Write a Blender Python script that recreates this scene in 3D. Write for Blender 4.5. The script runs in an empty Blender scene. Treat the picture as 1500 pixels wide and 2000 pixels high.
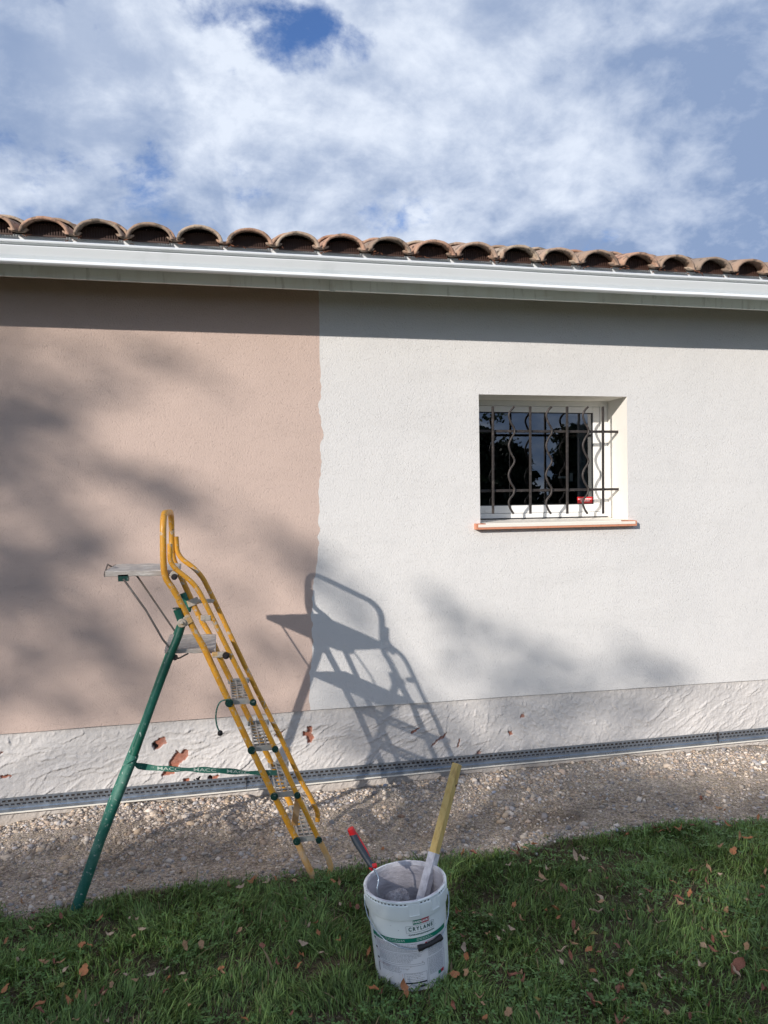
import bpy, math, random
import numpy as np
from mathutils import Vector, Matrix
random.seed(7); rng = np.random.default_rng(7)
R = math.radians
sc = bpy.context.scene
col = sc.collection

# ------------------------------------------------------------------ camera
CAM = Vector((0.0, -4.74, 1.8)); YAW, PITCH, ROLL = 0.2179137, -0.01619991, -0.01471877
_cy, _sy, _cp, _sp = math.cos(YAW), math.sin(YAW), math.cos(PITCH), math.sin(PITCH)
FWD = Vector((_sy*_cp, _cy*_cp, _sp)); RT = Vector((_cy, -_sy, 0)); UP = RT.cross(FWD)
RT2 = RT*math.cos(ROLL) + UP*math.sin(ROLL); UP2 = -RT*math.sin(ROLL) + UP*math.cos(ROLL)
cd = bpy.data.cameras.new('camera'); cam = bpy.data.objects.new('camera', cd); col.objects.link(cam)
cd.sensor_fit = 'AUTO'; cd.sensor_width = 36; cd.lens = 27.0; cd.clip_end = 2000; cd.clip_start = 0.05
M3 = Matrix((RT2, UP2, -FWD)).transposed()
cam.matrix_world = Matrix.Translation(CAM) @ M3.to_4x4()
sc.camera = cam

def ray(px, py):
    return FWD*1500 + RT2*(px-750) + UP2*(1000-py)
def at(px, py, y):            # point of the plane at depth y that the photo shows at (px, py)
    d = ray(px, py); return CAM + d*((y-CAM.y)/d.y)
def gz(px, py, z=0.0):        # the same on a horizontal plane
    d = ray(px, py); return CAM + d*((z-CAM.z)/d.z)

# ------------------------------------------------------------------ light, sky, exposure
SX, SY, SZ = 1.1, 1.0, -0.55                      # direction the sunlight travels
sd = Vector((SX, SY, SZ)).normalized()
sun = bpy.data.lights.new('sun', 'SUN'); sun.energy = 4.8; sun.angle = R(0.53); sun.color = (1.0, 0.925, 0.85)
so = bpy.data.objects.new('sun', sun); col.objects.link(so)
so.rotation_euler = sd.to_track_quat('-Z', 'Y').to_euler(); so.location = (-12, -12, 9)
sc.view_settings.view_transform = 'Standard'; sc.view_settings.look = 'None'
sc.view_settings.exposure = 0; sc.view_settings.gamma = 1
w = bpy.data.worlds.new('World'); sc.world = w; w.use_nodes = True
nt = w.node_tree; nt.nodes.clear()

class G:                       # small node-graph helper
    def __init__(s, t): s.t = t
    def n(s, typ, **k):
        o = s.t.nodes.new(typ)
        for a, v in k.items(): setattr(o, a, v)
        return o
    def l(s, a, b): s.t.links.new(a, b)
    def put(s, sock, v):
        if isinstance(v, bpy.types.NodeSocket): s.l(v, sock)
        elif v is not None: sock.default_value = v
    def math(s, op, a, b=0.0, c=0.0, clamp=False):
        o = s.n('ShaderNodeMath', operation=op); o.use_clamp = clamp
        for i, v in enumerate((a, b, c)): s.put(o.inputs[i], v)
        return o.outputs[0]
    def vmath(s, op, a, b=None, sc_=None):
        o = s.n('ShaderNodeVectorMath', operation=op); s.put(o.inputs[0], a)
        if b is not None: s.put(o.inputs[1], b)
        if sc_ is not None: s.put(o.inputs['Scale'], sc_)
        return o.outputs['Value'] if op in ('DOT_PRODUCT', 'LENGTH', 'DISTANCE') else o.outputs[0]
    def ramp(s, f, lo, hi, a=0.0, b=1.0, smooth=True):
        o = s.n('ShaderNodeMapRange'); o.interpolation_type = 'SMOOTHSTEP' if smooth else 'LINEAR'
        for i, v in enumerate((f, lo, hi, a, b)): s.put(o.inputs[i], v)
        return o.outputs[0]
    def mix(s, f, a, b, mode='MIX'):
        o = s.n('ShaderNodeMix', data_type='RGBA', blend_type=mode)
        s.put(o.inputs[0], f); s.put(o.inputs[6], a); s.put(o.inputs[7], b); return o.outputs[2]
    def noise(s, v, scale, detail=4, rough=.55, dist=0.0):
        o = s.n('ShaderNodeTexNoise'); s.put(o.inputs['Vector'], v); o.inputs['Scale'].default_value = scale
        o.inputs['Detail'].default_value = detail; o.inputs['Roughness'].default_value = rough
        o.inputs['Distortion'].default_value = dist; return o.outputs[0]

g = G(nt)
tc = g.n('ShaderNodeTexCoord'); dirv = tc.outputs['Generated']
sky = g.n('ShaderNodeTexSky', sky_type='NISHITA'); sky.sun_disc = False
sky.sun_elevation = math.asin(-sd.z); sky.sun_rotation = math.atan2(-sd.x, -sd.y)
sky.air_density = 1.0; sky.dust_density = 0.4; sky.ozone_density = 2.0
sep = g.n('ShaderNodeSeparateXYZ'); g.l(dirv, sep.inputs[0])
den = g.math('ADD', g.math('MAXIMUM', sep.outputs[2], 0.0), 0.42)
cmb = g.n('ShaderNodeCombineXYZ'); g.l(g.math('DIVIDE', sep.outputs[0], den), cmb.inputs[0])
g.l(g.math('DIVIDE', sep.outputs[1], den), cmb.inputs[1]); cmb.inputs[2].default_value = 3.7
p = cmb.outputs[0]
def dirn(px, py): return tuple(ray(px, py).normalized())
def blob(px, py, r0, r1):      # 1 near a direction of the sky, 0 beyond r1 (radians)
    return g.ramp(g.vmath('DISTANCE', warp, dirn(px, py)), r0, r1, 1.0, 0.0)
wn = g.n('ShaderNodeTexNoise'); g.l(dirv, wn.inputs['Vector']); wn.inputs['Scale'].default_value = 6; wn.inputs['Detail'].default_value = 8
off = g.vmath('SCALE', g.vmath('SUBTRACT', wn.outputs['Color'], (0.5, 0.5, 0.5)), sc_=0.36)
warp = g.vmath('ADD', dirv, off)
n1 = g.noise(p, 2.5, 9, .55, .25)
n2 = g.noise(p, 7.0, 8, .60, .25)
cov = g.math('ADD', g.math('MULTIPLY', n1, .6), g.math('MULTIPLY', n2, .45))
n5 = g.noise(p, 17.0, 6, .62, .3)
cov = g.math('ADD', cov, g.math('ADD', g.math('MULTIPLY', n5, .24), .002))
for (px, py, r0, r1, a) in [(470, 0, .0, .20, -.14), (650, 95, .0, .12, -.17), (560, 70, .0, .08, -.05), (870, 90, 0, .09, -.08), (200, 0, 0, .10, -.10), (880, 110, .0, .12, -.08), (400, 0, .0, .12, -.10), (720, 20, .0, .09, -.1), (150, 20, 0, .07, -.08), (360, 80, 0, .05, -.08), (760, 245, 0, .07, -.07), (600, 400, 0, .14, -.06), (900, 300, 0, .07, -.05), (270, 365, 0, .09, -.09), (420, 405, 0, .12, -.06), (200, 420, 0, .12, -.05), (760, 250, 0, .06, -.05),
                            (20, 425, 0, .12, -.09), (1310, 190, 0, .08, -.07), (1180, 160, 0, .05, -.05), (880, 300, 0, .05, -.05), (640, 370, 0, .1, -.03), (1050, 60, .05, .3, .05), (350, 130, .05, .25, .07), (1350, 330, .1, .4, .05), (780, 250, 0, .08, -.03)]:
    cov = g.math('ADD', cov, g.math('MULTIPLY', blob(px, py, r0, r1), a))
mask = g.ramp(cov, .44, .60)
n3 = g.noise(p, 3.6, 10, .58, .35)
n4 = g.noise(p, 13.0, 8, .60, .2)
lit = g.math('ADD', g.math('ADD', g.math('MULTIPLY', n3, 1.5), g.math('MULTIPLY', n4, .75)), g.math('MULTIPLY', n2, .45))
lit = g.ramp(lit, 1.08, 1.80, 0.0, 1.0)
for (px, py, r0, r1, a) in [(420, 110, .0, .22, .42), (150, 60, .0, .3, .18), (850, 330, .0, .2, .12), (1450, 460, .05, .4, -.28), (100, 330, .05, .3, -.12), (1150, 60, .0, .3, .10), (1250, 300, 0, .3, -.10), (1080, 400, 0, .08, .30), (1240, 410, 0, .08, .32), (930, 60, 0, .25, .10)]:
    lit = g.math('ADD', lit, g.math('MULTIPLY', blob(px, py, r0, r1), a))
lit = g.math('MULTIPLY', lit, 1.0, clamp=True)
ccol = g.mix(lit, (2.75, 3.7, 5.7, 1), (8.3, 9.0, 10.2, 1))
deep = g.mix(1.0, sky.outputs[0], (0.40, 0.86, 1.48, 1), 'MULTIPLY')
thin = g.mix(.10, deep, (5.0, 5.4, 6.2, 1))
skyc = g.mix(g.math('MULTIPLY', mask, .96), thin, ccol)
bg = g.n('ShaderNodeBackground'); g.l(skyc, bg.inputs[0]); bg.inputs[1].default_value = 0.1
wo = g.n('ShaderNodeOutputWorld'); g.l(bg.outputs[0], wo.inputs[0])

# ------------------------------------------------------------------ materials
def newmat(name):
    m = bpy.data.materials.new(name); m.use_nodes = True; t = m.node_tree; t.nodes.clear()
    gg = G(t); b = gg.n('ShaderNodeBsdfPrincipled'); o = gg.n('ShaderNodeOutputMaterial'); gg.l(b.outputs[0], o.inputs[0])
    c = gg.n('ShaderNodeTexCoord').outputs['Object']
    return m, gg, b, c
def c4(c): return (c[0], c[1], c[2], 1)
def mat(name, base, rough=.6, metal=0.0, spots=(), bump=(), spec=.5, stretch=None, rvar=0.0):
    m, gg, b, c = newmat(name)
    if stretch:
        c = gg.vmath('MULTIPLY', c, stretch)
    cur = gg.n('ShaderNodeRGB').outputs[0]; cur.default_value = c4(base)
    for (cc, scale, lo, hi, amt) in spots:
        f = gg.math('MULTIPLY', gg.ramp(gg.noise(c, scale, 5, .6), lo, hi), amt)
        cur = gg.mix(f, cur, c4(cc))
    gg.l(cur, b.inputs['Base Color']); b.inputs['Metallic'].default_value = metal
    if rvar: gg.l(gg.ramp(gg.noise(c, 25, 4), .3, .7, rough-rvar, rough+rvar), b.inputs['Roughness'])
    else: b.inputs['Roughness'].default_value = rough
    b.inputs['Specular IOR Level'].default_value = spec
    h = None
    for (scale, amp, det) in bump:
        t = gg.math('MULTIPLY', gg.noise(c, scale, det, .6), amp); h = t if h is None else gg.math('ADD', h, t)
    if h is not None:
        bp = gg.n('ShaderNodeBump'); bp.inputs['Strength'].default_value = 1; bp.inputs['Distance'].default_value = 1
        gg.l(h, bp.inputs['Height']); gg.l(bp.outputs[0], b.inputs['Normal'])
    return m

def render_mat(name, base, alt):     # scraped worm-texture render
    m, gg, b, c = newmat(name)
    f = gg.ramp(gg.noise(c, 1.1, 4, .5), .3, .7); cur = gg.mix(gg.math('MULTIPLY', f, .6), c4(base), c4(alt))
    f3 = gg.ramp(gg.noise(gg.vmath('MULTIPLY', c, (.55, 1.0, 3.2)), 1.7, 5, .55, .3), .50, .62); cur = gg.mix(gg.math('MULTIPLY', f3, .35), cur, c4([k*.90 for k in base]))
    f2 = gg.ramp(gg.noise(c, 60, 3, .6), .62, .75); cur = gg.mix(gg.math('MULTIPLY', f2, .25), cur, c4([k*.78 for k in base]))
    gg.l(cur, b.inputs['Base Color']); b.inputs['Roughness'].default_value = .92; b.inputs['Specular IOR Level'].default_value = .2
    cs = gg.vmath('MULTIPLY', c, (1.0, 1.0, 1.0))
    d = gg.n('ShaderNodeTexNoise'); gg.l(cs, d.inputs['Vector']); d.inputs['Scale'].default_value = 18; d.inputs['Detail'].default_value = 2
    cw = gg.vmath('ADD', cs, gg.vmath('SCALE', gg.vmath('SUBTRACT', d.outputs['Color'], (.5, .5, .5)), sc_=.05))
    worm = gg.noise(cw, 105, 2, .5, .5)
    pit = gg.ramp(worm, .26, .42, -1.0, 0.0)
    grain = gg.noise(c, 170, 3, .6)
    h = gg.math('ADD', gg.math('MULTIPLY', pit, .0015), gg.math('MULTIPLY', grain, .0028))
    h = gg.math('ADD', h, gg.math('MULTIPLY', gg.noise(c, 2.5, 3), .010))
    h = gg.math('ADD', h, gg.math('MULTIPLY', gg.noise(c, 80, 3, .65), .0028))
    bp = gg.n('ShaderNodeBump'); bp.inputs['Distance'].default_value = 1; bp.inputs['Strength'].default_value = .9
    gg.l(h, bp.inputs['Height']); gg.l(bp.outputs[0], b.inputs['Normal'])
    return m

MT = {}
MT['pink'] = render_mat('old_pink_render', (.605, .475, .41), (.55, .43, .37))
MT['white_r'] = render_mat('fresh_white_render', (.725, .715, .695), (.66, .655, .645))
MT['reveal'] = mat('reveal_paint', (.80, .77, .71), .8, bump=((120, .0010, 3),))
MT['pvc'] = mat('white_pvc', (.78, .81, .82), .34, spots=(((.60, .63, .63), 6, .55, .75, .35),), bump=((3, .0015, 2),))
MT['fascia'] = mat('dusty_fascia', (.80, .86, .83), .6, spots=(((.48, .52, .49), 14, .55, .72, .6), ((.62, .62, .56), 3, .5, .7, .4)), stretch=(1.8, 1, .35))
MT['frame'] = mat('window_pvc', (.84, .84, .82), .35)
MT['gasket'] = mat('black_gasket', (.02, .02, .022), .6)
MT['iron'] = mat('wrought_iron', (.045, .039, .037), .55, .35, spots=(((.12, .10, .09), 30, .5, .7, .6),), bump=((60, .0012, 3),))
MT['galv'] = mat('galvanised_steel', (.40, .46, .53), .34, .85, spots=(((.26, .31, .37), 18, .45, .7, .6),), rvar=.1)
MT['lip'] = mat('cream_edge', (.74, .71, .63), .6)
MT['terra'] = mat('terracotta', (.60, .26, .155), .8, spots=(((.46, .16, .09), 30, .5, .7, .5),), bump=((90, .001, 3),))
MT['sillpaint'] = mat('cream_sill_paint', (.84, .79, .70), .6, bump=((50, .0012, 3),))
MT['yellow'] = mat('worn_yellow_paint', (.68, .325, .028), .42, spots=(((.50, .21, .02), 9, .45, .7, .6), ((.52, .48, .40), 26, .575, .65, .8), ((.50, .46, .40), 80, .60, .66, .7), ((.10, .07, .05), 60, .64, .69, .7)), bump=((80, .0012, 3),), rvar=.12)
MT['dusty'] = mat('dusty_yellow_paint', (.60, .35, .13), .8, spots=(((.52, .40, .28), 14, .44, .62, .8), ((.58, .25, .04), 22, .58, .68, .6)), bump=((90, .002, 3),))
MT['green'] = mat('worn_green_paint', (.006, .085, .055), .45, spots=(((.03, .20, .14), 8, .45, .7, .7), ((.42, .50, .45), 60, .64, .70, .75)), bump=((70, .0012, 3),), rvar=.12, stretch=(1, 1, .5))
MT['green2'] = mat('dusty_green_paint', (.012, .12, .085), .6, spots=(((.12, .24, .19), 10, .45, .68, .5), ((.45, .50, .45), 70, .60, .68, .7)), bump=((70, .0012, 3),))
MT['alu'] = mat('grimy_aluminium', (.43, .42, .39), .5, .35, spots=(((.60, .58, .54), 14, .45, .65, .8), ((.22, .21, .19), 26, .55, .7, .7)), bump=((60, .0015, 3),))
MT['wood'] = mat('grey_weathered_plank', (.44, .40, .36), .85, spots=(((.66, .63, .58), 9, .48, .62, .85), ((.22, .18, .15), 20, .55, .7, .6)), stretch=(1.2, 6, 6), bump=((26, .002, 4),))
MT['crust'] = mat('plaster_crusted_clamp', (.50, .44, .36), .85, spots=(((.60, .34, .08), 14, .50, .62, .8), ((.26, .22, .18), 35, .6, .7, .6)), bump=((80, .003, 3),))
MT['bolt'] = mat('green_bolt', (.015, .06, .048), .4, .3, spots=(((.4, .45, .42), 50, .55, .65, .6),))
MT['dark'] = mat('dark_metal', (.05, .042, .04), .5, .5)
MT['wire'] = mat('dull_wire', (.20, .17, .15), .5, .6, spots=(((.35, .33, .3), 30, .5, .7, .6),))
MT['black'] = mat('black_rubber', (.012, .012, .014), .55)
MT['bucket'] = mat('bucket_plastic', (.80, .86, .87), .34, spots=(((.70, .74, .76), 12, .55, .7, .4),), bump=((9, .0012, 2),))
MT['paintin'] = mat('wet_lilac_grey_paint', (.54, .52, .55), .34, spots=(((.34, .325, .35), 7, .4, .65, .8), ((.60, .58, .60), 16, .58, .68, .5)), bump=((14, .008, 4), (60, .0015, 3)), stretch=(1, 1, 2.2))
MT['paintdry'] = mat('dried_paint_smear', (.66, .65, .68), .75, spots=(((.47, .46, .49), 30, .4, .6, .8),), bump=((60, .004, 4),))
MT['fuzz'] = mat('roller_fleece', (.44, .42, .44), .9, spots=(((.30, .28, .30), 40, .45, .6, .8),), bump=((180, .006, 2),))
MT['pine'] = mat('yellow_treated_pine', (.66, .47, .17), .7, spots=(((.55, .36, .11), 5, .45, .65, .8), ((.40, .25, .09), 2.2, .64, .69, .5)), stretch=(14, 14, 1.3), bump=((12, .0012, 4),))
MT['knot'] = mat('knot_wood', (.16, .075, .03), .7)
MT['grip'] = mat('slate_rubber_grip', (.030, .040, .055), .5, bump=((220, .0006, 2),))
MT['red'] = mat('red_plastic', (.62, .02, .025), .4)
MT['ink_g'] = mat('label_green', (.005, .20, .125), .4)
MT['ink_gt'] = mat('label_dark_green', (.010, .085, .075), .4)
MT['ink_r'] = mat('label_red', (.42, .02, .05), .4)
MT['ink_k'] = mat('label_black', (.03, .035, .045), .4)
MT['ink_t'] = mat('label_grey_print', (.13, .15, .18), .5)
MT['ink_p'] = mat('label_pink_print', (.50, .33, .37), .5)
MT['ink_w'] = mat('label_white', (.80, .82, .82), .5)
MT['panel'] = mat('label_pale_panel', (.72, .74, .79), .45)
MT['mactext'] = mat('faded_print', (.42, .50, .44), .7)
MT['comb'] = mat('brown_comb_plastic', (.055, .026, .018), .6)
MT['debris'] = mat('dry_leaf_litter', (.20, .075, .035), .9)
MT['bark'] = mat('bark', (.10, .075, .055), .95, bump=((14, .02, 4),))
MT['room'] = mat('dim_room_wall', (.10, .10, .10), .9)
MT['curtain'] = mat('pale_curtain', (.45, .47, .50), .9)
MT['stone_big'] = None

def attr_mat(name, rough=.8, spec=.3, bump=(), trans=0.0, mult=1.0, spots=()):
    m, gg, b, c = newmat(name)
    a = gg.n('ShaderNodeAttribute', attribute_name='tint')
    cur = a.outputs['Color']
    for (cc, scale, lo, hi, amt) in spots:
        f = gg.math('MULTIPLY', gg.ramp(gg.noise(c, scale, 5, .6), lo, hi), amt); cur = gg.mix(f, cur, c4(cc))
    gg.l(cur, b.inputs['Base Color']); b.inputs['Roughness'].default_value = rough; b.inputs['Specular IOR Level'].default_value = spec
    h = None
    for (scale, amp, det) in bump:
        t = gg.math('MULTIPLY', gg.noise(c, scale, det, .6), amp); h = t if h is None else gg.math('ADD', h, t)
    if h is not None:
        bp = gg.n('ShaderNodeBump'); bp.inputs['Distance'].default_value = 1; gg.l(h, bp.inputs['Height']); gg.l(bp.outputs[0], b.inputs['Normal'])
    if trans:
        tr = gg.n('ShaderNodeBsdfTranslucent'); gg.l(cur, tr.inputs[0]); mx = gg.n('ShaderNodeMixShader'); mx.inputs[0].default_value = trans
        gg.l(b.outputs[0], mx.inputs[1]); gg.l(tr.outputs[0], mx.inputs[2])
        o = [n for n in gg.t.nodes if n.type == 'OUTPUT_MATERIAL'][0]; gg.l(mx.outputs[0], o.inputs[0])
    return m
MT['grass'] = attr_mat('grass_blades', .55, .35, trans=.25)
MT['leafT'] = attr_mat('tree_leaves', .6, .3, trans=.15)
MT['gravel'] = attr_mat('gravel_stones', .85, .25, bump=((120, .0015, 3),))
MT['ground'] = attr_mat('dirt', .95, .15, bump=((22, .016, 5), (90, .005, 4)), spots=(((.16, .115, .085), 5, .5, .7, .45), ((.46, .41, .36), 70, .60, .70, .6), ((.10, .075, .06), 110, .62, .72, .6)))
def gritty(m):
    gg = G(m.node_tree); b = [n for n in gg.t.nodes if n.type == 'BSDF_PRINCIPLED'][0]; src = b.inputs['Base Color'].links[0].from_socket; nrm = b.inputs['Normal'].links[0].from_socket
    c = gg.n('ShaderNodeTexCoord').outputs['Object']; h = None; cur = src
    for sc_, lo, hi, amp in ((85, .70, 1.38, .0034), (210, .66, 1.40, .0022)):
        v = gg.n('ShaderNodeTexVoronoi'); gg.l(c, v.inputs['Vector']); v.inputs['Scale'].default_value = sc_; v.inputs['Randomness'].default_value = 1
        sp = gg.n('ShaderNodeSeparateColor'); gg.l(v.outputs['Color'], sp.inputs[0])
        k = gg.ramp(sp.outputs[0], 0, 1, lo, hi, smooth=False); warm = gg.ramp(sp.outputs[1], 0, 1, .90, 1.06, smooth=False)
        cc = gg.n('ShaderNodeCombineColor'); gg.l(k, cc.inputs[0]); gg.l(k, cc.inputs[1]); gg.l(gg.math('MULTIPLY', k, warm), cc.inputs[2])
        cur = gg.mix(1.0, cur, cc.outputs[0], 'MULTIPLY')
        t = gg.math('MULTIPLY', gg.math('ADD', gg.math('MULTIPLY', v.outputs['Distance'], -1.6), sp.outputs[2]), amp); h = t if h is None else gg.math('ADD', h, t)
    bp = gg.n('ShaderNodeBump'); bp.inputs['Distance'].default_value = 1; gg.l(h, bp.inputs['Height']); gg.l(nrm, bp.inputs['Normal'])
    for l_ in list(b.inputs['Normal'].links)+list(b.inputs['Base Color'].links): gg.t.links.remove(l_)
    gg.l(bp.outputs[0], b.inputs['Normal']); gg.l(cur, b.inputs['Base Color'])
gritty(MT['ground'])
MT['tile'] = attr_mat('clay_roof_tile', .9, .2, bump=((45, .004, 4), (160, .0015, 3)), spots=(((.10, .085, .07), 16, .50, .62, .75), ((.42, .36, .24), 42, .60, .68, .65), ((.25, .10, .06), 7, .5, .7, .4)))
MT['plinth'] = attr_mat('rough_grey_base_coat', .95, .15, bump=((70, .0035, 4), (220, .0012, 3)), spots=(((.62, .59, .56), 5, .45, .7, .35), ((.33, .30, .285), 24, .62, .74, .4)))
def dead_leaf_mat(name, a, b_):
    return mat(name, a, .7, spots=((b_, 40, .45, .65, .8), ((.08, .04, .02), 130, .62, .7, .6)), bump=((90, .002, 3),))
LEAFM = [('orange', dead_leaf_mat('orange_dead_leaf', (.46, .19, .08), (.30, .12, .05))),
         ('tan', dead_leaf_mat('tan_dead_leaf', (.48, .29, .16), (.26, .14, .07))),
         ('russet', dead_leaf_mat('russet_dead_leaf', (.30, .12, .075), (.13, .05, .03))),
         ('pale beige', dead_leaf_mat('beige_dead_leaf', (.56, .42, .30), (.30, .20, .13))),
         ('olive yellow', dead_leaf_mat('olive_dead_leaf', (.22, .19, .05), (.30, .20, .06)))]

mg, gg, b_, c_ = newmat('window_glass')
gl = gg.n('ShaderNodeBsdfGlossy'); gl.inputs['Roughness'].default_value = .0; gl.inputs[0].default_value = (.9, .95, 1, 1)
tr = gg.n('ShaderNodeBsdfTransparent'); tr.inputs[0].default_value = (.62, .68, .70, 1)
fr = gg.n('ShaderNodeFresnel'); fr.inputs[0].default_value = 1.5
mx = gg.n('ShaderNodeMixShader'); gg.l(gg.math('MULTIPLY', gg.math('ADD', fr.outputs[0], .02), 2.9, clamp=True), mx.inputs[0]); gg.l(tr.outputs[0], mx.inputs[1]); gg.l(gl.outputs[0], mx.inputs[2])
o_ = [n for n in gg.t.nodes if n.type == 'OUTPUT_MATERIAL'][0]; gg.l(mx.outputs[0], o_.inputs[0]); MT['glass'] = mg

# ------------------------------------------------------------------ mesh helpers
def link(name, me, parent=None, loc=None):
    o = bpy.data.objects.new(name, me); col.objects.link(o)
    if parent is not None: o.parent = parent
    if loc is not None: o.location = loc
    return o
def npmesh(name, V, F, m, parent=None, smooth=False, tint=None, org=None):
    """V (n,3); F (k,3|4) int array or list of arrays"""
    V = np.asarray(V, dtype=np.float32)
    if org is not None: V = V - np.array(org, dtype=np.float32)
    Fs = F if isinstance(F, list) else [F]
    Fs = [np.asarray(f, dtype=np.int32) for f in Fs if len(f)]
    me = bpy.data.meshes.new(name); me.vertices.add(len(V)); me.vertices.foreach_set('co', V.ravel())
    tot = sum(f.size for f in Fs); npoly = sum(len(f) for f in Fs)
    me.loops.add(tot); me.loops.foreach_set('vertex_index', np.concatenate([f.ravel() for f in Fs]))
    me.polygons.add(npoly)
    cnt = np.concatenate([np.full(len(f), f.shape[1], dtype=np.int32) for f in Fs])
    st = np.concatenate([[0], np.cumsum(cnt)[:-1]]).astype(np.int32)
    me.polygons.foreach_set('loop_start', st); me.polygons.foreach_set('loop_total', cnt)
    if smooth: me.polygons.foreach_set('use_smooth', np.ones(npoly, dtype=bool))
    if tint is not None:
        a = me.color_attributes.new('tint', 'FLOAT_COLOR', 'POINT')
        t = np.ones((len(V), 4), dtype=np.float32); t[:, :3] = tint; a.data.foreach_set('color', t.ravel())
    me.materials.append(m); me.update(calc_edges=True); me.validate()
    return link(name, me, parent)

class MB:
    def __init__(s): s.v = []; s.f = []; s.sm = []
    def add(s, V, F, sm=False):
        k = len(s.v); s.v += [tuple(v) for v in V]; s.f += [tuple(i+k for i in f) for f in F]; s.sm += [sm]*len(F); return s
    def box(s, a, b):
        (x0, y0, z0), (x1, y1, z1) = a, b
        V = [(x0,y0,z0),(x1,y0,z0),(x1,y1,z0),(x0,y1,z0),(x0,y0,z1),(x1,y0,z1),(x1,y1,z1),(x0,y1,z1)]
        return s.add(V, [(0,3,2,1),(4,5,6,7),(0,1,5,4),(1,2,6,5),(2,3,7,6),(3,0,4,7)])
    def obox(s, p, q, wdt, h, up=(0, 0, 1), r=0.0):     # oriented bar from p to q
        p, q = Vector(p), Vector(q); d = (q-p).normalized(); u = Vector(up); sx = d.cross(u).normalized(); u = sx.cross(d)
        if r: sx, u = sx*math.cos(r)+u*math.sin(r), -sx*math.sin(r)+u*math.cos(r)
        V = []
        for c in (p, q):
            for a, b in ((-1,-1),(1,-1),(1,1),(-1,1)): V.append(c + sx*a*wdt/2 + u*b*h/2)
        return s.add(V, [(0,3,2,1),(4,5,6,7),(0,1,5,4),(1,2,6,5),(2,3,7,6),(3,0,4,7)])
    def tube(s, pts, r, n=12, cap=True, closed=False):
        pts = [Vector(p) for p in pts]; N = len(pts); rr = r if isinstance(r, (list, tuple)) else [r]*N
        V = []; T = []
        for i in range(N):
            a = pts[(i-1) % N] if (i or closed) else pts[i]; b = pts[(i+1) % N] if (i < N-1 or closed) else pts[i]
            T.append((b-a).normalized())
        nx = T[0].orthogonal().normalized()
        for i in range(N):
            nx = (nx - T[i]*nx.dot(T[i])).normalized(); ny = T[i].cross(nx)
            for k in range(n):
                a = 2*math.pi*k/n; V.append(pts[i] + (nx*math.cos(a)+ny*math.sin(a))*rr[i])
        F = []
        for i in range(N if closed else N-1):
            j = (i+1) % N
            for k in range(n): F.append((i*n+k, i*n+(k+1) % n, j*n+(k+1) % n, j*n+k))
        if cap and not closed: F.append(tuple(range(n-1, -1, -1))); F.append(tuple(range((N-1)*n, N*n)))
        return s.add(V, F, True)
    def lathe(s, prof, n=48, c=(0, 0, 0), cap=False):
        V = []; F = []
        for (r, z) in prof:
            for k in range(n): a = 2*math.pi*k/n; V.append((c[0]+r*math.cos(a), c[1]+r*math.sin(a), c[2]+z))
        for i in range(len(prof)-1):
            for k in range(n): F.append((i*n+k, i*n+(k+1) % n, (i+1)*n+(k+1) % n, (i+1)*n+k))
        if cap: F.append(tuple(range(n-1, -1, -1))); F.append(tuple(range((len(prof)-1)*n, len(prof)*n)))
        return s.add(V, F, True)
    def disc(s, c, nrm, r, t, n=20):
        c = Vector(c); d = Vector(nrm).normalized(); return s.tube([c-d*t/2, c+d*t/2], r, n)
    def build(s, name, m, parent=None, org=None, bevel=0, mods=True):
        me = bpy.data.meshes.new(name)
        o_ = Vector(org) if org is not None else Vector((0, 0, 0))
        me.from_pydata([Vector(v)-o_ for v in s.v], [], s.f); me.materials.append(m)
        me.polygons.foreach_set('use_smooth', s.sm); me.update()
        if any(s.sm): me.set_sharp_from_angle(angle=R(40))
        ob = link(name, me, parent)
        if bevel:
            b = ob.modifiers.new('bevel', 'BEVEL'); b.width = bevel; b.segments = 2; b.limit_method = 'ANGLE'; b.angle_limit = R(50)
        return ob
def rpath(pts, rad, n=6):       # polyline with rounded corners
    pts = [Vector(p) for p in pts]; rad = rad if isinstance(rad, (list, tuple)) else [rad]*len(pts); out = [pts[0]]
    for i in range(1, len(pts)-1):
        a, b, c = pts[i-1], pts[i], pts[i+1]
        l = min(rad[i], (a-b).length*.48, (c-b).length*.48); p0 = b+(a-b).normalized()*l; p2 = b+(c-b).normalized()*l
        for k in range(n+1):
            t = k/n; out.append(p0*(1-t)**2 + b*2*t*(1-t) + p2*t*t)
    out.append(pts[-1]); return out
def empty(name, loc, label, cat, group=None, rot=None):
    o = bpy.data.objects.new(name, None); col.objects.link(o); o.location = loc; o.empty_display_size = .1
    if rot: o.rotation_euler = rot
    return tag(o, label, cat, group)
def tag(o, label=None, cat=None, group=None, kind=None):
    if label: o['label'] = label
    if cat: o['category'] = cat
    if group: o['group'] = group
    if kind: o['kind'] = kind
    return o
def vn(x, y, seed=0):            # cheap smooth value noise, vectorised
    x = np.asarray(x, float); y = np.asarray(y, float); xi = np.floor(x).astype(np.int64); yi = np.floor(y).astype(np.int64)
    fx = x-xi; fy = y-yi; fx = fx*fx*(3-2*fx); fy = fy*fy*(3-2*fy)
    def h(a, b):
        k = (a*374761393 + b*668265263 + seed*974711) & 0xffffffff; k = ((k ^ (k >> 13))*1274126177) & 0xffffffff
        return ((k ^ (k >> 16)) & 0xffff)/65535.0
    return (h(xi, yi)*(1-fx)+h(xi+1, yi)*fx)*(1-fy)+(h(xi, yi+1)*(1-fx)+h(xi+1, yi+1)*fx)*fy
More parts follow.
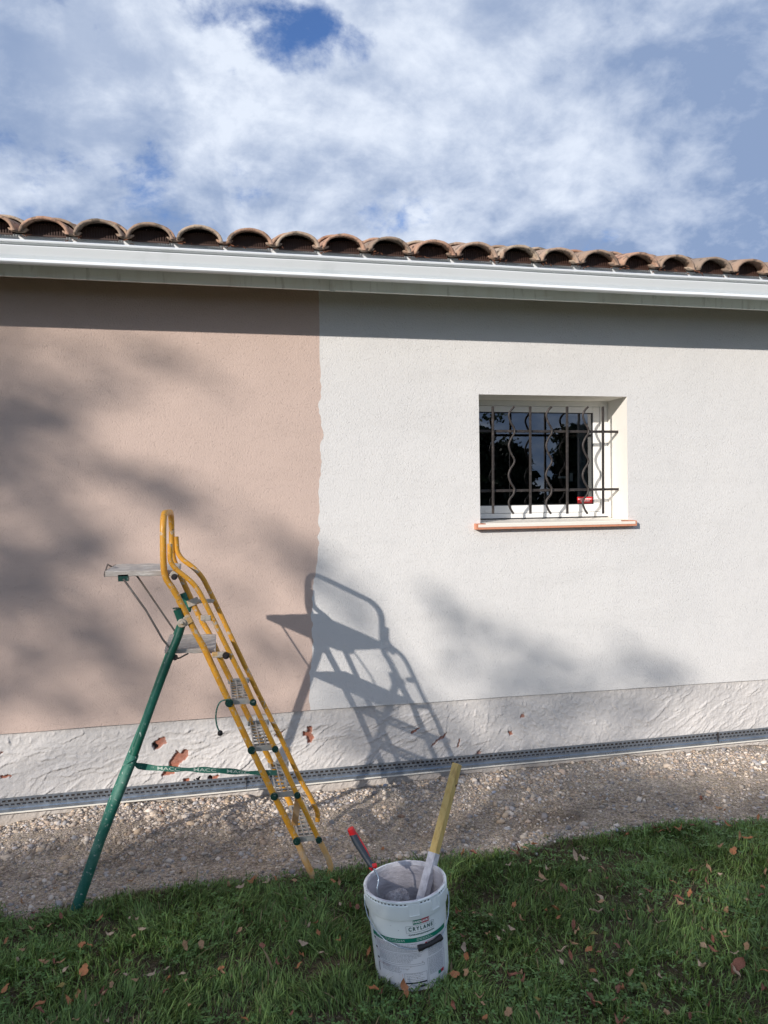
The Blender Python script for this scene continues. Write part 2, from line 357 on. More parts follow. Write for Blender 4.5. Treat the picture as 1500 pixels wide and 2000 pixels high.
def fbm(x, y, o=4, seed=0):
    s = 0; a = .5; t = 0
    for i in range(o): s = s+a*vn(x*2**i, y*2**i, seed+i); t += a; a *= .5
    return s/t

# ------------------------------------------------------------------ ground
EX = [-60, -1.6, -.957, -.635, -.307, 0, .509, .713, 1.136, 1.467, 2.114, 2.963, 5, 60]
EY = [-1.1, -1.12, -1.08, -1.10, -1.04, -1.01, -1.06, -1.06, -1.05, -1.04, -.95, -1.03, -1.0, -1.0]
def edge_y(x): return np.interp(x, EX, EY) + (fbm(x*5, x*0+3.3, 3, 5)-.5)*.16
BX = [-2, -1.22, -.67, .695, 1.6, 2.63, 3.83]; BZ = [-.03, -.035, .032, -.018, .0, .018, .008]
def ground_z(x, y):
    x = np.asarray(x, float); y = np.asarray(y, float)
    b = np.interp(x, BX, BZ); t = np.clip(-y/.55, 0, 1); z = b*(1-t)
    z = z + (fbm(x*3, y*3, 4, 11)-.5)*.05*np.clip(-y/.3, 0, 1)*np.clip((y+3)/1.5, .3, 1) + (fbm(x*14, y*14, 4, 21)-.5)*.024
    z = z + .035*np.exp(-((y+.40)/.16)**2)*np.exp(-((x+.2)/.75)**2)        # spoil heap on the left
    z = z - .02*np.exp(-((y+.75)/.22)**2)
    return z - np.where(y > .0, .0, 0)
xs = np.concatenate([-np.geomspace(200, 3.2, 16), np.arange(-3, 6, .022), np.geomspace(6.3, 200, 16)])
ys = np.concatenate([-np.geomspace(200, 4.8, 16), np.arange(-4.6, .06, .022), [.3, 3, 12, 40, 200]])
Xg, Yg = np.meshgrid(xs, ys); Zg = ground_z(Xg, Yg)
far = (np.abs(Xg) > 8) | (Yg < -6) | (Yg > .2); Zg = np.where(far, -.03, Zg)
ed = edge_y(Xg.ravel()).reshape(Xg.shape); soil = np.clip((ed - Yg)/.05 + (fbm(Xg*20, Yg*20, 3, 4)-.5)*1.6, 0, 1)
cdirt = np.array([.35, .285, .235]); clight = np.array([.56, .475, .405]); csoil = np.array([.085, .070, .042])
k = fbm(Xg*2.2, Yg*5, 4, 31)[..., None]; near = np.exp(-((-Yg)/.30)**2)[..., None]*.7
base = cdirt*(1-k) + clight*k; base = base*(1-near)+np.array([.40, .365, .335])*near
damp = np.clip((fbm(Xg*1.6, Yg*6, 4, 77)-.55)*6, 0, 1)[..., None]*np.exp(-((Yg+.78)/.2)**2)[..., None]
base = base*(1-.45*damp)
tn = base*(1-soil[..., None]) + csoil*soil[..., None]
gfar = (np.hypot(Xg, Yg) > 9)[..., None]; tn = np.where(gfar, np.array([.045, .06, .02]), tn)
ny, nx = Xg.shape; idx = np.arange(nx*ny).reshape(ny, nx)
F = np.stack([idx[:-1, :-1], idx[:-1, 1:], idx[1:, 1:], idx[1:, :-1]], -1).reshape(-1, 4)
gr = npmesh('ground', np.stack([Xg, Yg, Zg], -1).reshape(-1, 3), F, MT['ground'], smooth=True, tint=tn.reshape(-1, 3))
tag(gr, kind='structure')

# gravel (uncountable)
ICO = []
t_ = (1+5**.5)/2
ICOV = np.array([(-1,t_,0),(1,t_,0),(-1,-t_,0),(1,-t_,0),(0,-1,t_),(0,1,t_),(0,-1,-t_),(0,1,-t_),(t_,0,-1),(t_,0,1),(-t_,0,-1),(-t_,0,1)])/1.902
ICOF = np.array([(0,11,5),(0,5,1),(0,1,7),(0,7,10),(0,10,11),(1,5,9),(5,11,4),(11,10,2),(10,7,6),(7,1,8),(3,9,4),(3,4,2),(3,2,6),(3,6,8),(3,8,9),(4,9,5),(2,4,11),(6,2,10),(8,6,7),(9,8,1)])
def rocks(P, S, rr):
    n = len(P); V = ICOV[None]*(1+rr.uniform(-.40, .36, (n, 12, 1)))
    sc3 = np.stack([rr.uniform(.7, 1.35, n), rr.uniform(.6, 1.1, n), rr.uniform(.45, .8, n)], -1)*S[:, None]
    V = V*sc3[:, None, :]
    a = rr.uniform(0, 6.28, n); b = rr.uniform(-.5, .5, n)
    ca, sa, cb, sb = np.cos(a)[:, None], np.sin(a)[:, None], np.cos(b)[:, None], np.sin(b)[:, None]
    y1 = V[..., 1]*cb - V[..., 2]*sb; z1 = V[..., 1]*sb + V[..., 2]*cb; x1 = V[..., 0]*ca - y1*sa; y2 = V[..., 0]*sa + y1*ca
    V = np.stack([x1, y2, z1], -1) + P[:, None, :]
    return V.reshape(-1, 3), (ICOF[None]+(np.arange(n)*12)[:, None, None]).reshape(-1, 3)
PAL = np.array([(.36,.31,.26),(.44,.40,.36),(.27,.22,.18),(.33,.30,.29),(.50,.46,.42),(.22,.22,.24),(.42,.33,.24),(.34,.27,.22),(.28,.29,.31),(.40,.36,.31)])
N = 125000
gx = rng.uniform(-2.2, 5.0, N); gy = -rng.uniform(0, 1.12, N)
e = edge_y(gx); dens = .18 + 1.0*np.exp(-(gy/.28)**2) + .5*np.exp(-((gy-e)/.07)**2) + .35*np.exp(-((gx-1.2)/.8)**2)*np.exp(-((gy+.4)/.2)**2) + .5*np.exp(-((gx+.5)/.8)**2)*np.exp(-((gy+.35)/.2)**2)
dens *= np.clip(3.2*fbm(gx*3, gy*6, 4, 91)-.8, .1, 1.8)
keep = (rng.uniform(0, 1, N) < dens*.8) & (gy > e-.03); gx, gy = gx[keep], gy[keep]; n = len(gx)
ss = np.clip(rng.lognormal(math.log(.0050), .56, n), .0022, .024)
P = np.stack([gx, gy, ground_z(gx, gy)+ss*.15], -1); V, F = rocks(P, ss, rng)
ci = PAL[rng.integers(0, len(PAL), n)]*rng.uniform(.65, 1.75, (n, 1))*np.array([1.0, .97, .93]); ci = ci*.85+np.array([.42,.35,.29])*.2
tag(npmesh('gravel', V, F, MT['gravel'], tint=np.repeat(ci, 12, 0)), 'loose grey and beige gravel along the foot of the wall', 'gravel', kind='stuff')

# ------------------------------------------------------------------ house
house = empty('house', (0, 0, 0), 'single storey house, wall half old pink and half fresh white render, clay tiled eave', 'house')
X0, X1 = -7.0, 9.0; ZT = 3.14
SPL = [(3.2,.656),(2.869,.658),(2.68,.655),(2.553,.659),(2.442,.664),(2.395,.644),(2.33,.650),(2.268,.661),(2.205,.673),(2.141,.649),(2.046,.657),(1.93,.640),(1.856,.635),(1.697,.639),(1.538,.630),(1.411,.615),(1.285,.594),(1.18,.588),(1.094,.578),(.99,.582),(.903,.581),(.80,.571),(.713,.566),(.6,.560),(.48,.558)]
SPL = SPL[::-1]; sz_, sx_ = [a for a, b in SPL], [b for a, b in SPL]
def split_x(z): return np.interp(z, sz_, sx_) + (fbm(z*26, z*0+1, 3, 8)-.5)*.022*np.clip((2.75-z)*4, .15, 1)
def bot_z(x): return np.interp(x, [-7, -1.2, .565, 3.84, 9], [.478, .4926, .4985, .477, .46]) + (fbm(x*3, x*0, 3, 3)-.5)*.006
WX0, WX1 = at(936.6, 900, 0).x, at(1225.6, 900, 0).x; WZ1 = at(1080, 772.5, 0).z; WZ0 = at(930, 1024, -.045).z - .02
RD = .264
sills_z0 = WZ0-.02
rows = sorted(set([.498] + list(np.arange(.515, ZT, .012)) + [WZ1, WZ0, ZT]))
rows = [z for z in rows if z <= ZT]
def wall_strip(kind):
    V = []; F = []; k = 0
    def quad(xa0, xb0, z0, xa1, xb1, z1, nseg=1):
        nonlocal k
        for i in range(nseg):
            t0, t1 = i/nseg, (i+1)/nseg
            V.extend([(xa0+(xb0-xa0)*t0, 0, z0), (xa0+(xb0-xa0)*t1, 0, z0), (xa1+(xb1-xa1)*t1, 0, z1), (xa1+(xb1-xa1)*t0, 0, z1)]); F.append((k, k+1, k+2, k+3)); k += 4
    # lowest strip follows the cut line
    xa = (X0, float(split_x(.515))) if kind == 'old' else (float(split_x(.515)), X1)
    xx = np.linspace(xa[0], xa[1], 220)
    for a, b in zip(xx[:-1], xx[1:]):
        za, zb = float(bot_z(a)), float(bot_z(b))
        V.extend([(a, 0, za), (b, 0, zb), (b, 0, .515), (a, 0, .515)]); F.append((k, k+1, k+2, k+3)); k += 4
        V.extend([(a, .03, za), (b, .03, zb), (b, 0, zb), (a, 0, za)]); F.append((k, k+1, k+2, k+3)); k += 4
    rr_ = [z for z in rows if z >= .515-1e-6]
    for z0, z1 in zip(rr_[:-1], rr_[1:]):
        s0, s1 = float(split_x(z0)), float(split_x(z1))
        if kind == 'old': quad(X0, s0, z0, X0, s1, z1)
        elif z0 >= WZ0-1e-6 and z1 <= WZ1+1e-6: quad(s0, WX0, z0, s1, WX0, z1); quad(WX1, X1, z0, WX1, X1, z1)
        else: quad(s0, X1, z0, s1, X1, z1)
    return V, F
V, F = wall_strip('old'); o = npmesh('old_render', V, np.array(F), MT['pink'], house); tag(o, 'old pink beige render on the left half of the wall')
V, F = wall_strip('new'); o = npmesh('new_render', V, np.array(F), MT['white_r'], house); tag(o, 'freshly applied off white render on the right half')
# masonry body behind
mb = MB(); mb.box((X0, .03, .46), (WX0-.03, .30, ZT-.01)); mb.box((WX1+.03, .03, .46), (X1, .30, ZT-.01)); mb.box((WX0-.03, .03, WZ1+.03), (WX1+.03, .30, ZT-.01)); mb.box((WX0-.03, .03, .46), (WX1+.03, .30, WZ0-.03))
mb.box((X0, .06, -.3), (X1, .30, .459)); mb.build('masonry', MT['room'], house)
# reveals
mb = MB()
def pq(mb, a, b, c, d): mb.add([a, b, c, d], [(0, 1, 2, 3)])
pq(mb, (WX0, 0, WZ0), (WX0, RD+.06, WZ0), (WX0, RD+.06, WZ1), (WX0, 0, WZ1)); pq(mb, (WX1, RD+.06, WZ0), (WX1, 0, WZ0), (WX1, 0, WZ1), (WX1, RD+.06, WZ1))
pq(mb, (WX0, 0, WZ1), (WX0, RD+.06, WZ1), (WX1, RD+.06, WZ1), (WX1, 0, WZ1))
mb.build('window_reveal', MT['reveal'], house)

# plinth: combed rough coat with knocked-off patches showing brick
px0, px1 = -2.2, 5.2
xs = np.arange(px0, px1, .0045); zs = np.arange(-.12, .502, .0045); Xp, Zp = np.meshgrid(xs, zs)
H = np.zeros_like(Xp) + (fbm(Xp*5, Zp*5, 2, 50)-.5)*.007 + (fbm(Xp*45, Zp*45, 4, 51)-.5)*.0065
r2 = np.random.default_rng(5)
for i in range(1250):
    cx_ = r2.uniform(px0, px1); cz_ = r2.uniform(.0, .47)
    if cx_ < 1.9:
        ang = (r2.normal(12, 9) if cz_ > .22 + .05*math.sin(cx_*3) else r2.normal(42, 12)) ; L = r2.uniform(.05, .24)
        if cx_ > 1.35 and cz_ > .2: ang = r2.normal(75, 30); L = r2.uniform(.015, .07)
    elif cx_ < 2.9: ang = r2.normal(-38, 14); L = r2.uniform(.02, .09)
    else: ang = r2.normal(28, 10); L = r2.uniform(.05, .22)
    if cz_ > .43: ang = 90; L = r2.uniform(.02, .05)
    a = R(ang); i0 = np.searchsorted(xs, cx_-L/1.5-.02); i1 = np.searchsorted(xs, cx_+L/1.5+.02); j0 = np.searchsorted(zs, cz_-L/1.5-.02); j1 = np.searchsorted(zs, cz_+L/1.5+.02)
    xx = Xp[j0:j1, i0:i1]-cx_; zz = Zp[j0:j1, i0:i1]-cz_
    if xx.size == 0: continue
    bend = r2.uniform(-.5, .5); u = xx*math.cos(a)+zz*math.sin(a); v = -xx*math.sin(a)+zz*math.cos(a) + bend*u*u + (vn(u*90+i, u*0, 3)-.5)*.009 + (vn(u*300+i, u*0, 4)-.5)*.003
    wd = r2.uniform(.003, .0075); amp = r2.uniform(.0018, .0075)
    env = np.clip(1-(np.abs(u)/(L/2))**2.5, 0, 1)
    # sharp lip on one side, groove beside it
    sg = 1 if r2.random() < .7 else -1; vv = v*sg; edge = 1/(1+np.exp(-vv/.0011)); H[j0:j1, i0:i1] += env*amp*(edge*np.exp(-np.clip(vv, 0, None)/(wd*2.2)) - .45*(1-edge)*np.exp(np.clip(vv, None, 0)/(wd*.6)))
BR = np.zeros_like(Xp)
def patch(pts, depth=.014):
    w_ = [at(a, b, .02) for a, b in pts]; q = [(k.x, k.z) for k in w_]
    xj = Xp + (fbm(Xp*60, Zp*60, 2, 7)-.5)*.018; zj = Zp + (fbm(Xp*60, Zp*60, 2, 17)-.5)*.018
    ins = np.zeros_like(Xp, bool); j = len(q)-1
    for i in range(len(q)):
        (xi, zi), (xk, zk) = q[i], q[j]
        c = ((zi > zj) != (zk > zj)) & (xj < (xk-xi)*(zj-zi)/(zk-zi+1e-12)+xi); ins ^= c; j = i
    return ins
for pts, dep in [([(302,1449),(312,1441),(322,1440),(326,1452),(313,1459),(303,1465)], .012), ([(297,1449),(303,1450),(309,1458),(303,1465),(298,1456)], .05),
                 ([(330,1494),(336,1478),(345,1465),(351,1470),(362,1463),(369,1465),(367,1477),(352,1490),(350,1497),(340,1512),(319,1516),(316,1512)], .012),
                 ([(359,1520),(369,1519),(369,1527),(358,1531)], .012), ([(390,1517),(384,1523),(379,1520),(380,1526),(390,1525)], .04), ([(408,1515),(416,1514),(414,1523),(407,1522)], .04), ([(416,1515),(428,1513),(424,1519),(414,1523)], .012),
                 ([(0,1517),(22,1512),(22,1516),(2,1521)], .01), ([(600,1418),(610,1419),(610,1428),(613,1440),(607,1450),(600,1450),(599,1438),(592,1436),(592,1428),(599,1430)], .012),
                 ([(543,1431),(558,1424),(550,1432),(545,1441),(537,1437)], .012), ([(842,1462),(846,1450),(862,1438),(872,1430),(868,1441),(850,1450)], .012), ([(891,1462),(895,1445),(899,1443),(896,1455)], .01),
                 ([(802,1430),(812,1422),(820,1420),(812,1428),(804,1434)], .01), ([(931,1467),(938,1464),(938,1474),(928,1474)], .01), ([(993,1427),(1000,1427),(1000,1434),(993,1434)], .01),
                 ([(617,1525),(624,1523),(624,1532),(618,1533)], .01), ([(0,1468),(6,1467),(6,1471),(0,1474)], .01), ([(1017,1394),(1023,1393),(1023,1402),(1015,1402)], .008)]:
    ins = patch(pts); H = np.where(ins, -dep + (np.sin(Zp*2*math.pi/.0105)*.0016 if dep < .03 else 0), H); BR = np.where(ins, 1 if dep < .03 else 2, BR)
Yp = .013 - H
nz, nx = Xp.shape; idx = np.arange(nx*nz).reshape(nz, nx)
F = np.stack([idx[:-1, :-1], idx[:-1, 1:], idx[1:, 1:], idx[1:, :-1]], -1).reshape(-1, 4)
tp = np.ones(Xp.shape+(3,))*np.array([.585, .565, .545])*(.9+.2*fbm(Xp*2, Zp*4, 3, 61)[..., None])
dirt = np.clip((.07-Zp)/.10, 0, 1)[..., None]; tp = tp*(1-.30*dirt*np.array([.8, 1, 1.2]))
tp = np.where((BR == 1)[..., None], np.array([.37, .15, .10])*(.75+.5*fbm(Xp*40, Zp*90, 3, 9)[..., None]), tp); tp = np.where((BR == 2)[..., None], np.array([.10, .04, .03]), tp)
o = npmesh('plinth', np.stack([Xp, Yp, Zp], -1).reshape(-1, 3), F, MT['plinth'], house, smooth=True, tint=tp.reshape(-1, 3)); tag(o, 'rough combed grey base coat with bare brick patches')
pm_ = mat('plain_base_coat', (.5, .47, .45), .95, bump=((20, .01, 4),))
for xa_, xb_ in ((X0, px0), (px1-.01, X1)): mb = MB(); mb.box((xa_, .013, -.12), (xb_, .06, .47)); mb.build('plinth', pm_, house)

# galvanised starter rail with slotted flange
def rail_z(x): return np.interp(x, [-7, -1.22, 3.83, 9], [.045, .0495, .0625, .07])
mb = MB(); Y_ = -.004; xx = px0
per = .031
mb2 = []
def rbox(x0, x1, za, zb, ya, yb, m=mb):
    a, b = float(rail_z(x0)), float(rail_z(x1))
    V = [(x0,ya,a+za),(x1,ya,b+za),(x1,yb,b+za),(x0,yb,a+za),(x0,ya,a+zb),(x1,ya,b+zb),(x1,yb,b+zb),(x0,yb,a+zb)]
    m.add(V, [(0,3,2,1),(4,5,6,7),(0,1,5,4),(1,2,6,5),(2,3,7,6),(3,0,4,7)])
Z = [.012, .028, .040, .050, .062, .072]      # solid, slots, web, slots, edge
n_ = int((px1-px0)/per)
rbox(px0, px1, .012, .028, -.006, -.0045); rbox(px0, px1, .040, .050, -.006, -.0045); rbox(px0, px1, .062, .0745, -.006, -.0045)
for i in range(n_):
    x = px0+i*per
    rbox(x, x+.012, .028, .040, -.0058, -.0047); rbox(x+per/2, x+per/2+.012, .050, .062, -.0058, -.0047)
    # pressed tongues of the slots catch the light
    mb.add([(x+.014, -.006, float(rail_z(x))+.029), (x+.029, -.006, float(rail_z(x))+.029), (x+.028, -.013, float(rail_z(x))+.036), (x+.014, -.013, float(rail_z(x))+.036)], [(0, 1, 2, 3)])
rbox(px0, px1, -.004, .012, -.018, -.0165); rbox(px0, px1, .0105, .012, -.0165, -.006); rbox(px0, px1, -.004, -.0025, -.0165, .02)
rail = mb.build('starter_rail', MT['galv'], house)
mb = MB(); rbox(px0, px1, .0285, .0615, -.0030, -.0025, mb); mb.build('slot_shade_plate', MT['dark'], rail); tag(rail, 'perforated galvanised starter rail')  # dark plate behind the slots, its colour stands in for their shade
mb = MB(); rbox(px0, px1, -.0125, -.0042, -.020, .012, mb); mb.build('drip_edge', MT['lip'], rail)
for xj in (at(481, 1545, 0).x, at(1400, 1440, 0).x): a = float(rail_z(xj)); mb = MB(); mb.box((xj-.0012, -.0192, a-.003), (xj+.0012, -.0062, a+.074)); mb.build('joint', MT['dark'], rail)

# fascia, soffit, gutter
mb = MB(); mb.box((X0, -.27, 3.028), (X1, -.25, 3.205)); fas = mb.build('fascia', MT['fascia'], house, bevel=.003)
jx = at(648, 573, -.25).x; mb = MB(); mb.box((jx-.016, -.275, 3.020), (jx+.020, -.2702, 3.10)); mb.build('joint_cover', MT['fascia'], fas, bevel=.002)
mb = MB(); mb.box((X0, -.249, 3.14), (X1, .6, 3.16)); mb.build('soffit', mat('brown_boards', (.16, .10, .06), .8), house)
mb = MB(); mb.box((X0, -.2755, 3.168), (X1, -.2703, 3.252)); mb.build('gutter_backplate', MT['pvc'], house)
# gutter front profile (y, z), swept along x
prof = [(-.2755, 3.170), (-.2755, 3.108), (-.300, 3.100), (-.350, 3.082), (-.400, 3.060), (-.418, 3.050), (-.428, 3.053), (-.4355, 3.061), (-.4345, 3.069), (-.426, 3.077), (-.396, 3.083), (-.388, 3.088), (-.394, 3.094), (-.406, 3.098), (-.414, 3.107), (-.4285, 3.143), (-.425, 3.147), (-.393, 3.149), (-.391, 3.158), (-.424, 3.159), (-.434, 3.163), (-.436, 3.169), (-.430, 3.175), (-.416, 3.177), (-.409, 3.172)]
V = []; F = []; nP = len(prof); xg = np.linspace(X0, X1, 60)
inner = [(y+.003 if y < -.28 else y, z+.002) for y, z in prof]
for x in xg:
    dz = (fbm(np.array([x*1.5]), np.array([0.]), 2, 5)[0]-.5)*.006
    V += [(x, y, z+dz) for y, z in prof]
for i in range(len(xg)-1):
    for k2 in range(nP-1): F.append((i*nP+k2, (i+1)*nP+k2, (i+1)*nP+k2+1, i*nP+k2+1))
mb = MB(); mb.add(V, F, True); gut = mb.build('gutter', MT['pvc'], house); tag(gut, 'white moulded gutter along the eave')
sm = gut.modifiers.new('solid', 'SOLIDIFY'); sm.thickness = .002; sm.offset = 0

# roof of canal tiles
roof_tan = .275
PER = .2685; PK0 = -.852
Vt, Ft, Tt = [], [], []; kv = 0
rt = random.Random(3)
def tile(cx, yf, zf, L, rx, rz, th, up, jit, tintc, rows_y=5):
    """one curved clay tile; up=+1 cover, -1 channel"""
    global kv
    na = 14; ri = (rx-th, rz-th)
    yaw = rt.uniform(-.02, .02)*jit; roll = rt.uniform(-.03, .03)*jit
    base = kv
    wob = [rt.uniform(-.003, .003) for _ in range(na+1)]
    for j in range(rows_y+1):
        t = j/rows_y; y = yf+L*t; z = zf+L*t*roof_tan; tp_ = 1-(.10*t if up > 0 else -.05*t)
        for (ax, az) in ((rx, rz), ri):
            for i in range(na+1):
                a = math.pi*i/na; x = -math.cos(a)*ax*tp_; zz = math.sin(a)*az*tp_*up
                x2 = x*math.cos(roll)-zz*math.sin(roll); z2 = x*math.sin(roll)+zz*math.cos(roll)
                Vt.append((cx+x2+yaw*(y-yf), y+(wob[i] if j == 0 else 0), z+z2)); Tt.append(tintc)
    n1 = na+1
    for j in range(rows_y):
        a0 = base+j*2*n1; b0 = base+(j+1)*2*n1
        for i in range(na):
            Ft.append((a0+i, a0+i+1, b0+i+1, b0+i)); Ft.append((a0+n1+i+1, a0+n1+i, b0+n1+i, b0+n1+i+1))
        for e_ in (0, na): Ft.append((a0+e_, b0+e_, b0+n1+e_, a0+n1+e_))
    for a0 in (base, base+rows_y*2*n1):
        for i in range(na): Ft.append((a0+i, a0+n1+i, a0+n1+i+1, a0+i+1))
    kv = base+(rows_y+1)*2*n1
TC = [(.40, .26, .185), (.35, .25, .185), (.44, .275, .195), (.33, .24, .18), (.40, .29, .22), (.29, .22, .17), (.43, .34, .26)]
i0 = int((X0-PK0)/PER)-1; i1 = int((X1-PK0)/PER)+1
for i in range(i0, i1):
    cx = PK0+i*PER + rt.uniform(-.004, .004)
    vis = -1.6 < cx < 4.4
    for j in range(5 if vis else 2):
        yj = -.372+.34*j; zj = 3.233+.34*j*roof_tan + .002*(j > 0)
        Lj = .43 if j < 4 else .6
        tile(cx, yj+rt.uniform(-.006, .006), zj+.006+(.014 if j else 0)+rt.uniform(-.002, .002), Lj, .125, .088, .0165, 1, 1, rt.choice(TC))
        tile(cx+PER/2, yj+.020+rt.uniform(-.004, .004), zj+.026, Lj, .046, .022, .013, -1, .6, rt.choice(TC))
roof = npmesh('roof', np.array(Vt), np.array(Ft), MT['tile'], house, smooth=False, tint=np.array(Tt)); tag(roof, 'weathered terracotta canal tile roof')
mb = MB()
mb.add([(X0, -.26, 3.235), (X1, -.26, 3.235), (X1, 4, 3.235+4.26*roof_tan-.03), (X0, 4, 3.235+4.26*roof_tan-.03)], [(0, 1, 2, 3)])
mb.add([(X0, 4, 3.235+4.26*roof_tan-.03), (X1, 4, 3.235+4.26*roof_tan-.03), (X1, 8.2, 3.2), (X0, 8.2, 3.2)], [(0, 1, 2, 3)]); mb.box((X0, 8.0, -.3), (X1, 8.2, 3.2)); mb.box((X0, .30, -.3), (X0+.2, 8.0, 3.15)); mb.box((X1-.2, .30, -.3), (X1, 8.0, 3.15))
mb.build('roof_deck', MT['comb'], roof)
# comb closures under each cover tile
mb = MB()
for i in range(i0+20, i1-8):
    cx = PK0+i*PER
    if not (-1.6 < cx < 4.4): continue
    mb.box((cx-.100, -.302, 3.239), (cx+.100, -.292, 3.247))
    for k2 in range(15):
        x = cx-.095+k2*.0135; hh = math.sqrt(max(0, 1-((x-cx)/.106)**2))*.082
        if hh > .02: mb.box((x-.003, -.300, 3.2472), (x+.003, -.295, 3.231+hh))
    mb.box((cx-.11, -.280, 3.2525), (cx+.11, -.277, 3.31))
mb.build('eave_comb', MT['comb'], roof)
# leaf litter and twigs caught at the tile valleys
mb = MB(); r3 = random.Random(9)
for i in range(i0+20, i1-8):
    cx = PK0+i*PER+PER/2
    if not (-1.6 < cx < 4.4): continue
    for k2 in range(r3.randint(3, 11)):
        x = cx+r3.gauss(.02, .035); y = -.36+r3.uniform(-.02, .05); z = 3.228+r3.uniform(-.010, .010)-abs(x-cx)*.0; a = r3.uniform(0, 6.28); l = r3.uniform(.008, .03)
        d = Vector((math.cos(a)*l, math.sin(a)*l*.5, r3.uniform(-.012, .004))); mb.tube([(x, y, z), Vector((x, y, z))+d], r3.uniform(.0012, .003), 4)
tag(mb.build('debris', MT['debris'], roof), kind='stuff')

# ------------------------------------------------------------------ window
win = MB()
yF = RD
fx1 = at(1186.5, 900, yF).x + .01; fx0 = WX0-.01; fz1 = at(1100, 787.5, yF).z; fzb = at(1100, 1011.5, yF).z
ix1 = at(1173.6, 900, yF).x; iz1 = at(1100, 793.5, yF).z; izb = at(1100, 1001, yF).z
gx1 = at(1160, 900, yF+.0).x; gz1 = at(1100, 805.5, yF).z; gzb = at(1100, 985.7, yF).z
wl = (fx1-ix1); gx0 = fx0 + (fx1-gx1)-.02
def ring(mb, x0, x1, z0, z1, a0, a1, c0, c1, y0, y1):   # rectangular frame outer x0..x1,z0..z1, inner a0..a1,c0..c1
    mb.box((x0, y0, z0), (a0, y1, z1)); mb.box((a1, y0, z0), (x1, y1, z1)); mb.box((a0, y0, c1), (a1, y1, z1)); mb.box((a0, y0, z0), (a1, y1, c0))
mb = MB(); ring(mb, WX0+.0005, WX1-.0005, fzb+.006, WZ1-.0005, fx0+wl, ix1, izb, iz1, yF, yF+.05)
window = mb.build('window', MT['frame'], house, bevel=.002); tag(window, 'small white pvc window deep in its reveal')
mb = MB(); ring(mb, fx0+wl+.002, ix1-.002, izb+.002, iz1-.002, gx0, gx1, gzb, gz1, yF+.006, yF+.05); mb.build('sash', MT['frame'], window, bevel=.003)
mb = MB(); ring(mb, gx0+.0005, gx1-.0005, gzb+.0005, gz1-.0005, gx0+.006, gx1-.006, gzb+.006, gz1-.006, yF+.010, yF+.02); mb.build('gasket', MT['gasket'], window)
mb = MB(); mb.add([(gx0, yF+.018, gzb), (gx1, yF+.018, gzb), (gx1, yF+.018, gz1), (gx0, yF+.018, gz1)], [(0, 1, 2, 3)]); mb.build('glass_pane', MT['glass'], window)
mb = MB(); mb.box((WX0, yF-.004, fzb-.012), (fx1-.02, yF+.02, fzb+.0055)); mb.build('drip_groove', MT['gasket'], window)
a_ = at(947, 998, yF+.004); mb = MB(); mb.box((a_.x-.005, yF-.004, a_.z-.008), (a_.x+.035, yF-.0005, a_.z+.008)); mb.build('drain_cap', MT['frame'], window, bevel=.002)
a, b = at(1127.5, 970.5, yF+.016), at(1159, 985.5, yF+.016)
mb = MB(); mb.box((a.x, yF+.0155, gzb+.006), (min(b.x, gx1-.006), yF+.0165, a.z)); stk = mb.build('warning_sticker', MT['red'], window)
mb = MB(); L_ = min(b.x, gx1-.006)-a.x; hh = a.z-gzb-.006
rs = random.Random(4)
for row, (u0, u1) in enumerate([(.06, .94), (.22, .80)]):
    x = a.x+L_*u0
    while x < a.x+L_*u1: wdt = rs.uniform(.004, .012); mb.box((x, yF+.0148, a.z-hh*(.40+.28*row)), (min(x+wdt, a.x+L_*u1), yF+.0154, a.z-hh*(.40+.28*row)+hh*.15)); x += wdt+.003
mb.build('lettering', MT['ink_w'], stk)
# window handle and room behind the pane
hp = at(1115, 932, yF+.06); mb = MB(); mb.box((hp.x-.012, yF+.052, hp.z-.03), (hp.x+.012, yF+.062, hp.z+.03)); mb.box((hp.x-.09, yF+.075, hp.z-.008), (hp.x+.01, yF+.09, hp.z+.008)); mb.box((hp.x-.008, yF+.06, hp.z-.008), (hp.x+.008, yF+.08, hp.z+.008)); mb.build('inner_handle', MT['alu'], window, bevel=.003)
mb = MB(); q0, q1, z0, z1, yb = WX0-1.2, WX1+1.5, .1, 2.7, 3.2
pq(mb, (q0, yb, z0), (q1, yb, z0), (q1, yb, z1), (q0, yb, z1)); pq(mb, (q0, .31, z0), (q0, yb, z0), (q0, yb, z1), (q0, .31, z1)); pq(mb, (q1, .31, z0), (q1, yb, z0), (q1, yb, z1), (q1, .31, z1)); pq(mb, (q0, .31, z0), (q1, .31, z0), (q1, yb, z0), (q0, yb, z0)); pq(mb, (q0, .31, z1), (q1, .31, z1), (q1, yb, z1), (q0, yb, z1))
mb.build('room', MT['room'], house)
# curtain inside, right of the pane
c0, c1 = at(1127, 900, .5).x, at(1175, 900, .5).x; zt, zb_ = 2.6, at(1140, 955, .5).z
mb = MB(); nn = 26; V = []; F = []
for i in range(nn+1):
    x = c0+(c1+.25-c0)*i/nn; y = .50+.018*math.sin(i*1.3); V += [(x, y, zb_-.5), (x, y, zt)]
for i in range(nn): F.append((2*i, 2*i+2, 2*i+3, 2*i+1))
mb.add(V, F, True); mb.build('curtain', MT['curtain'], window)

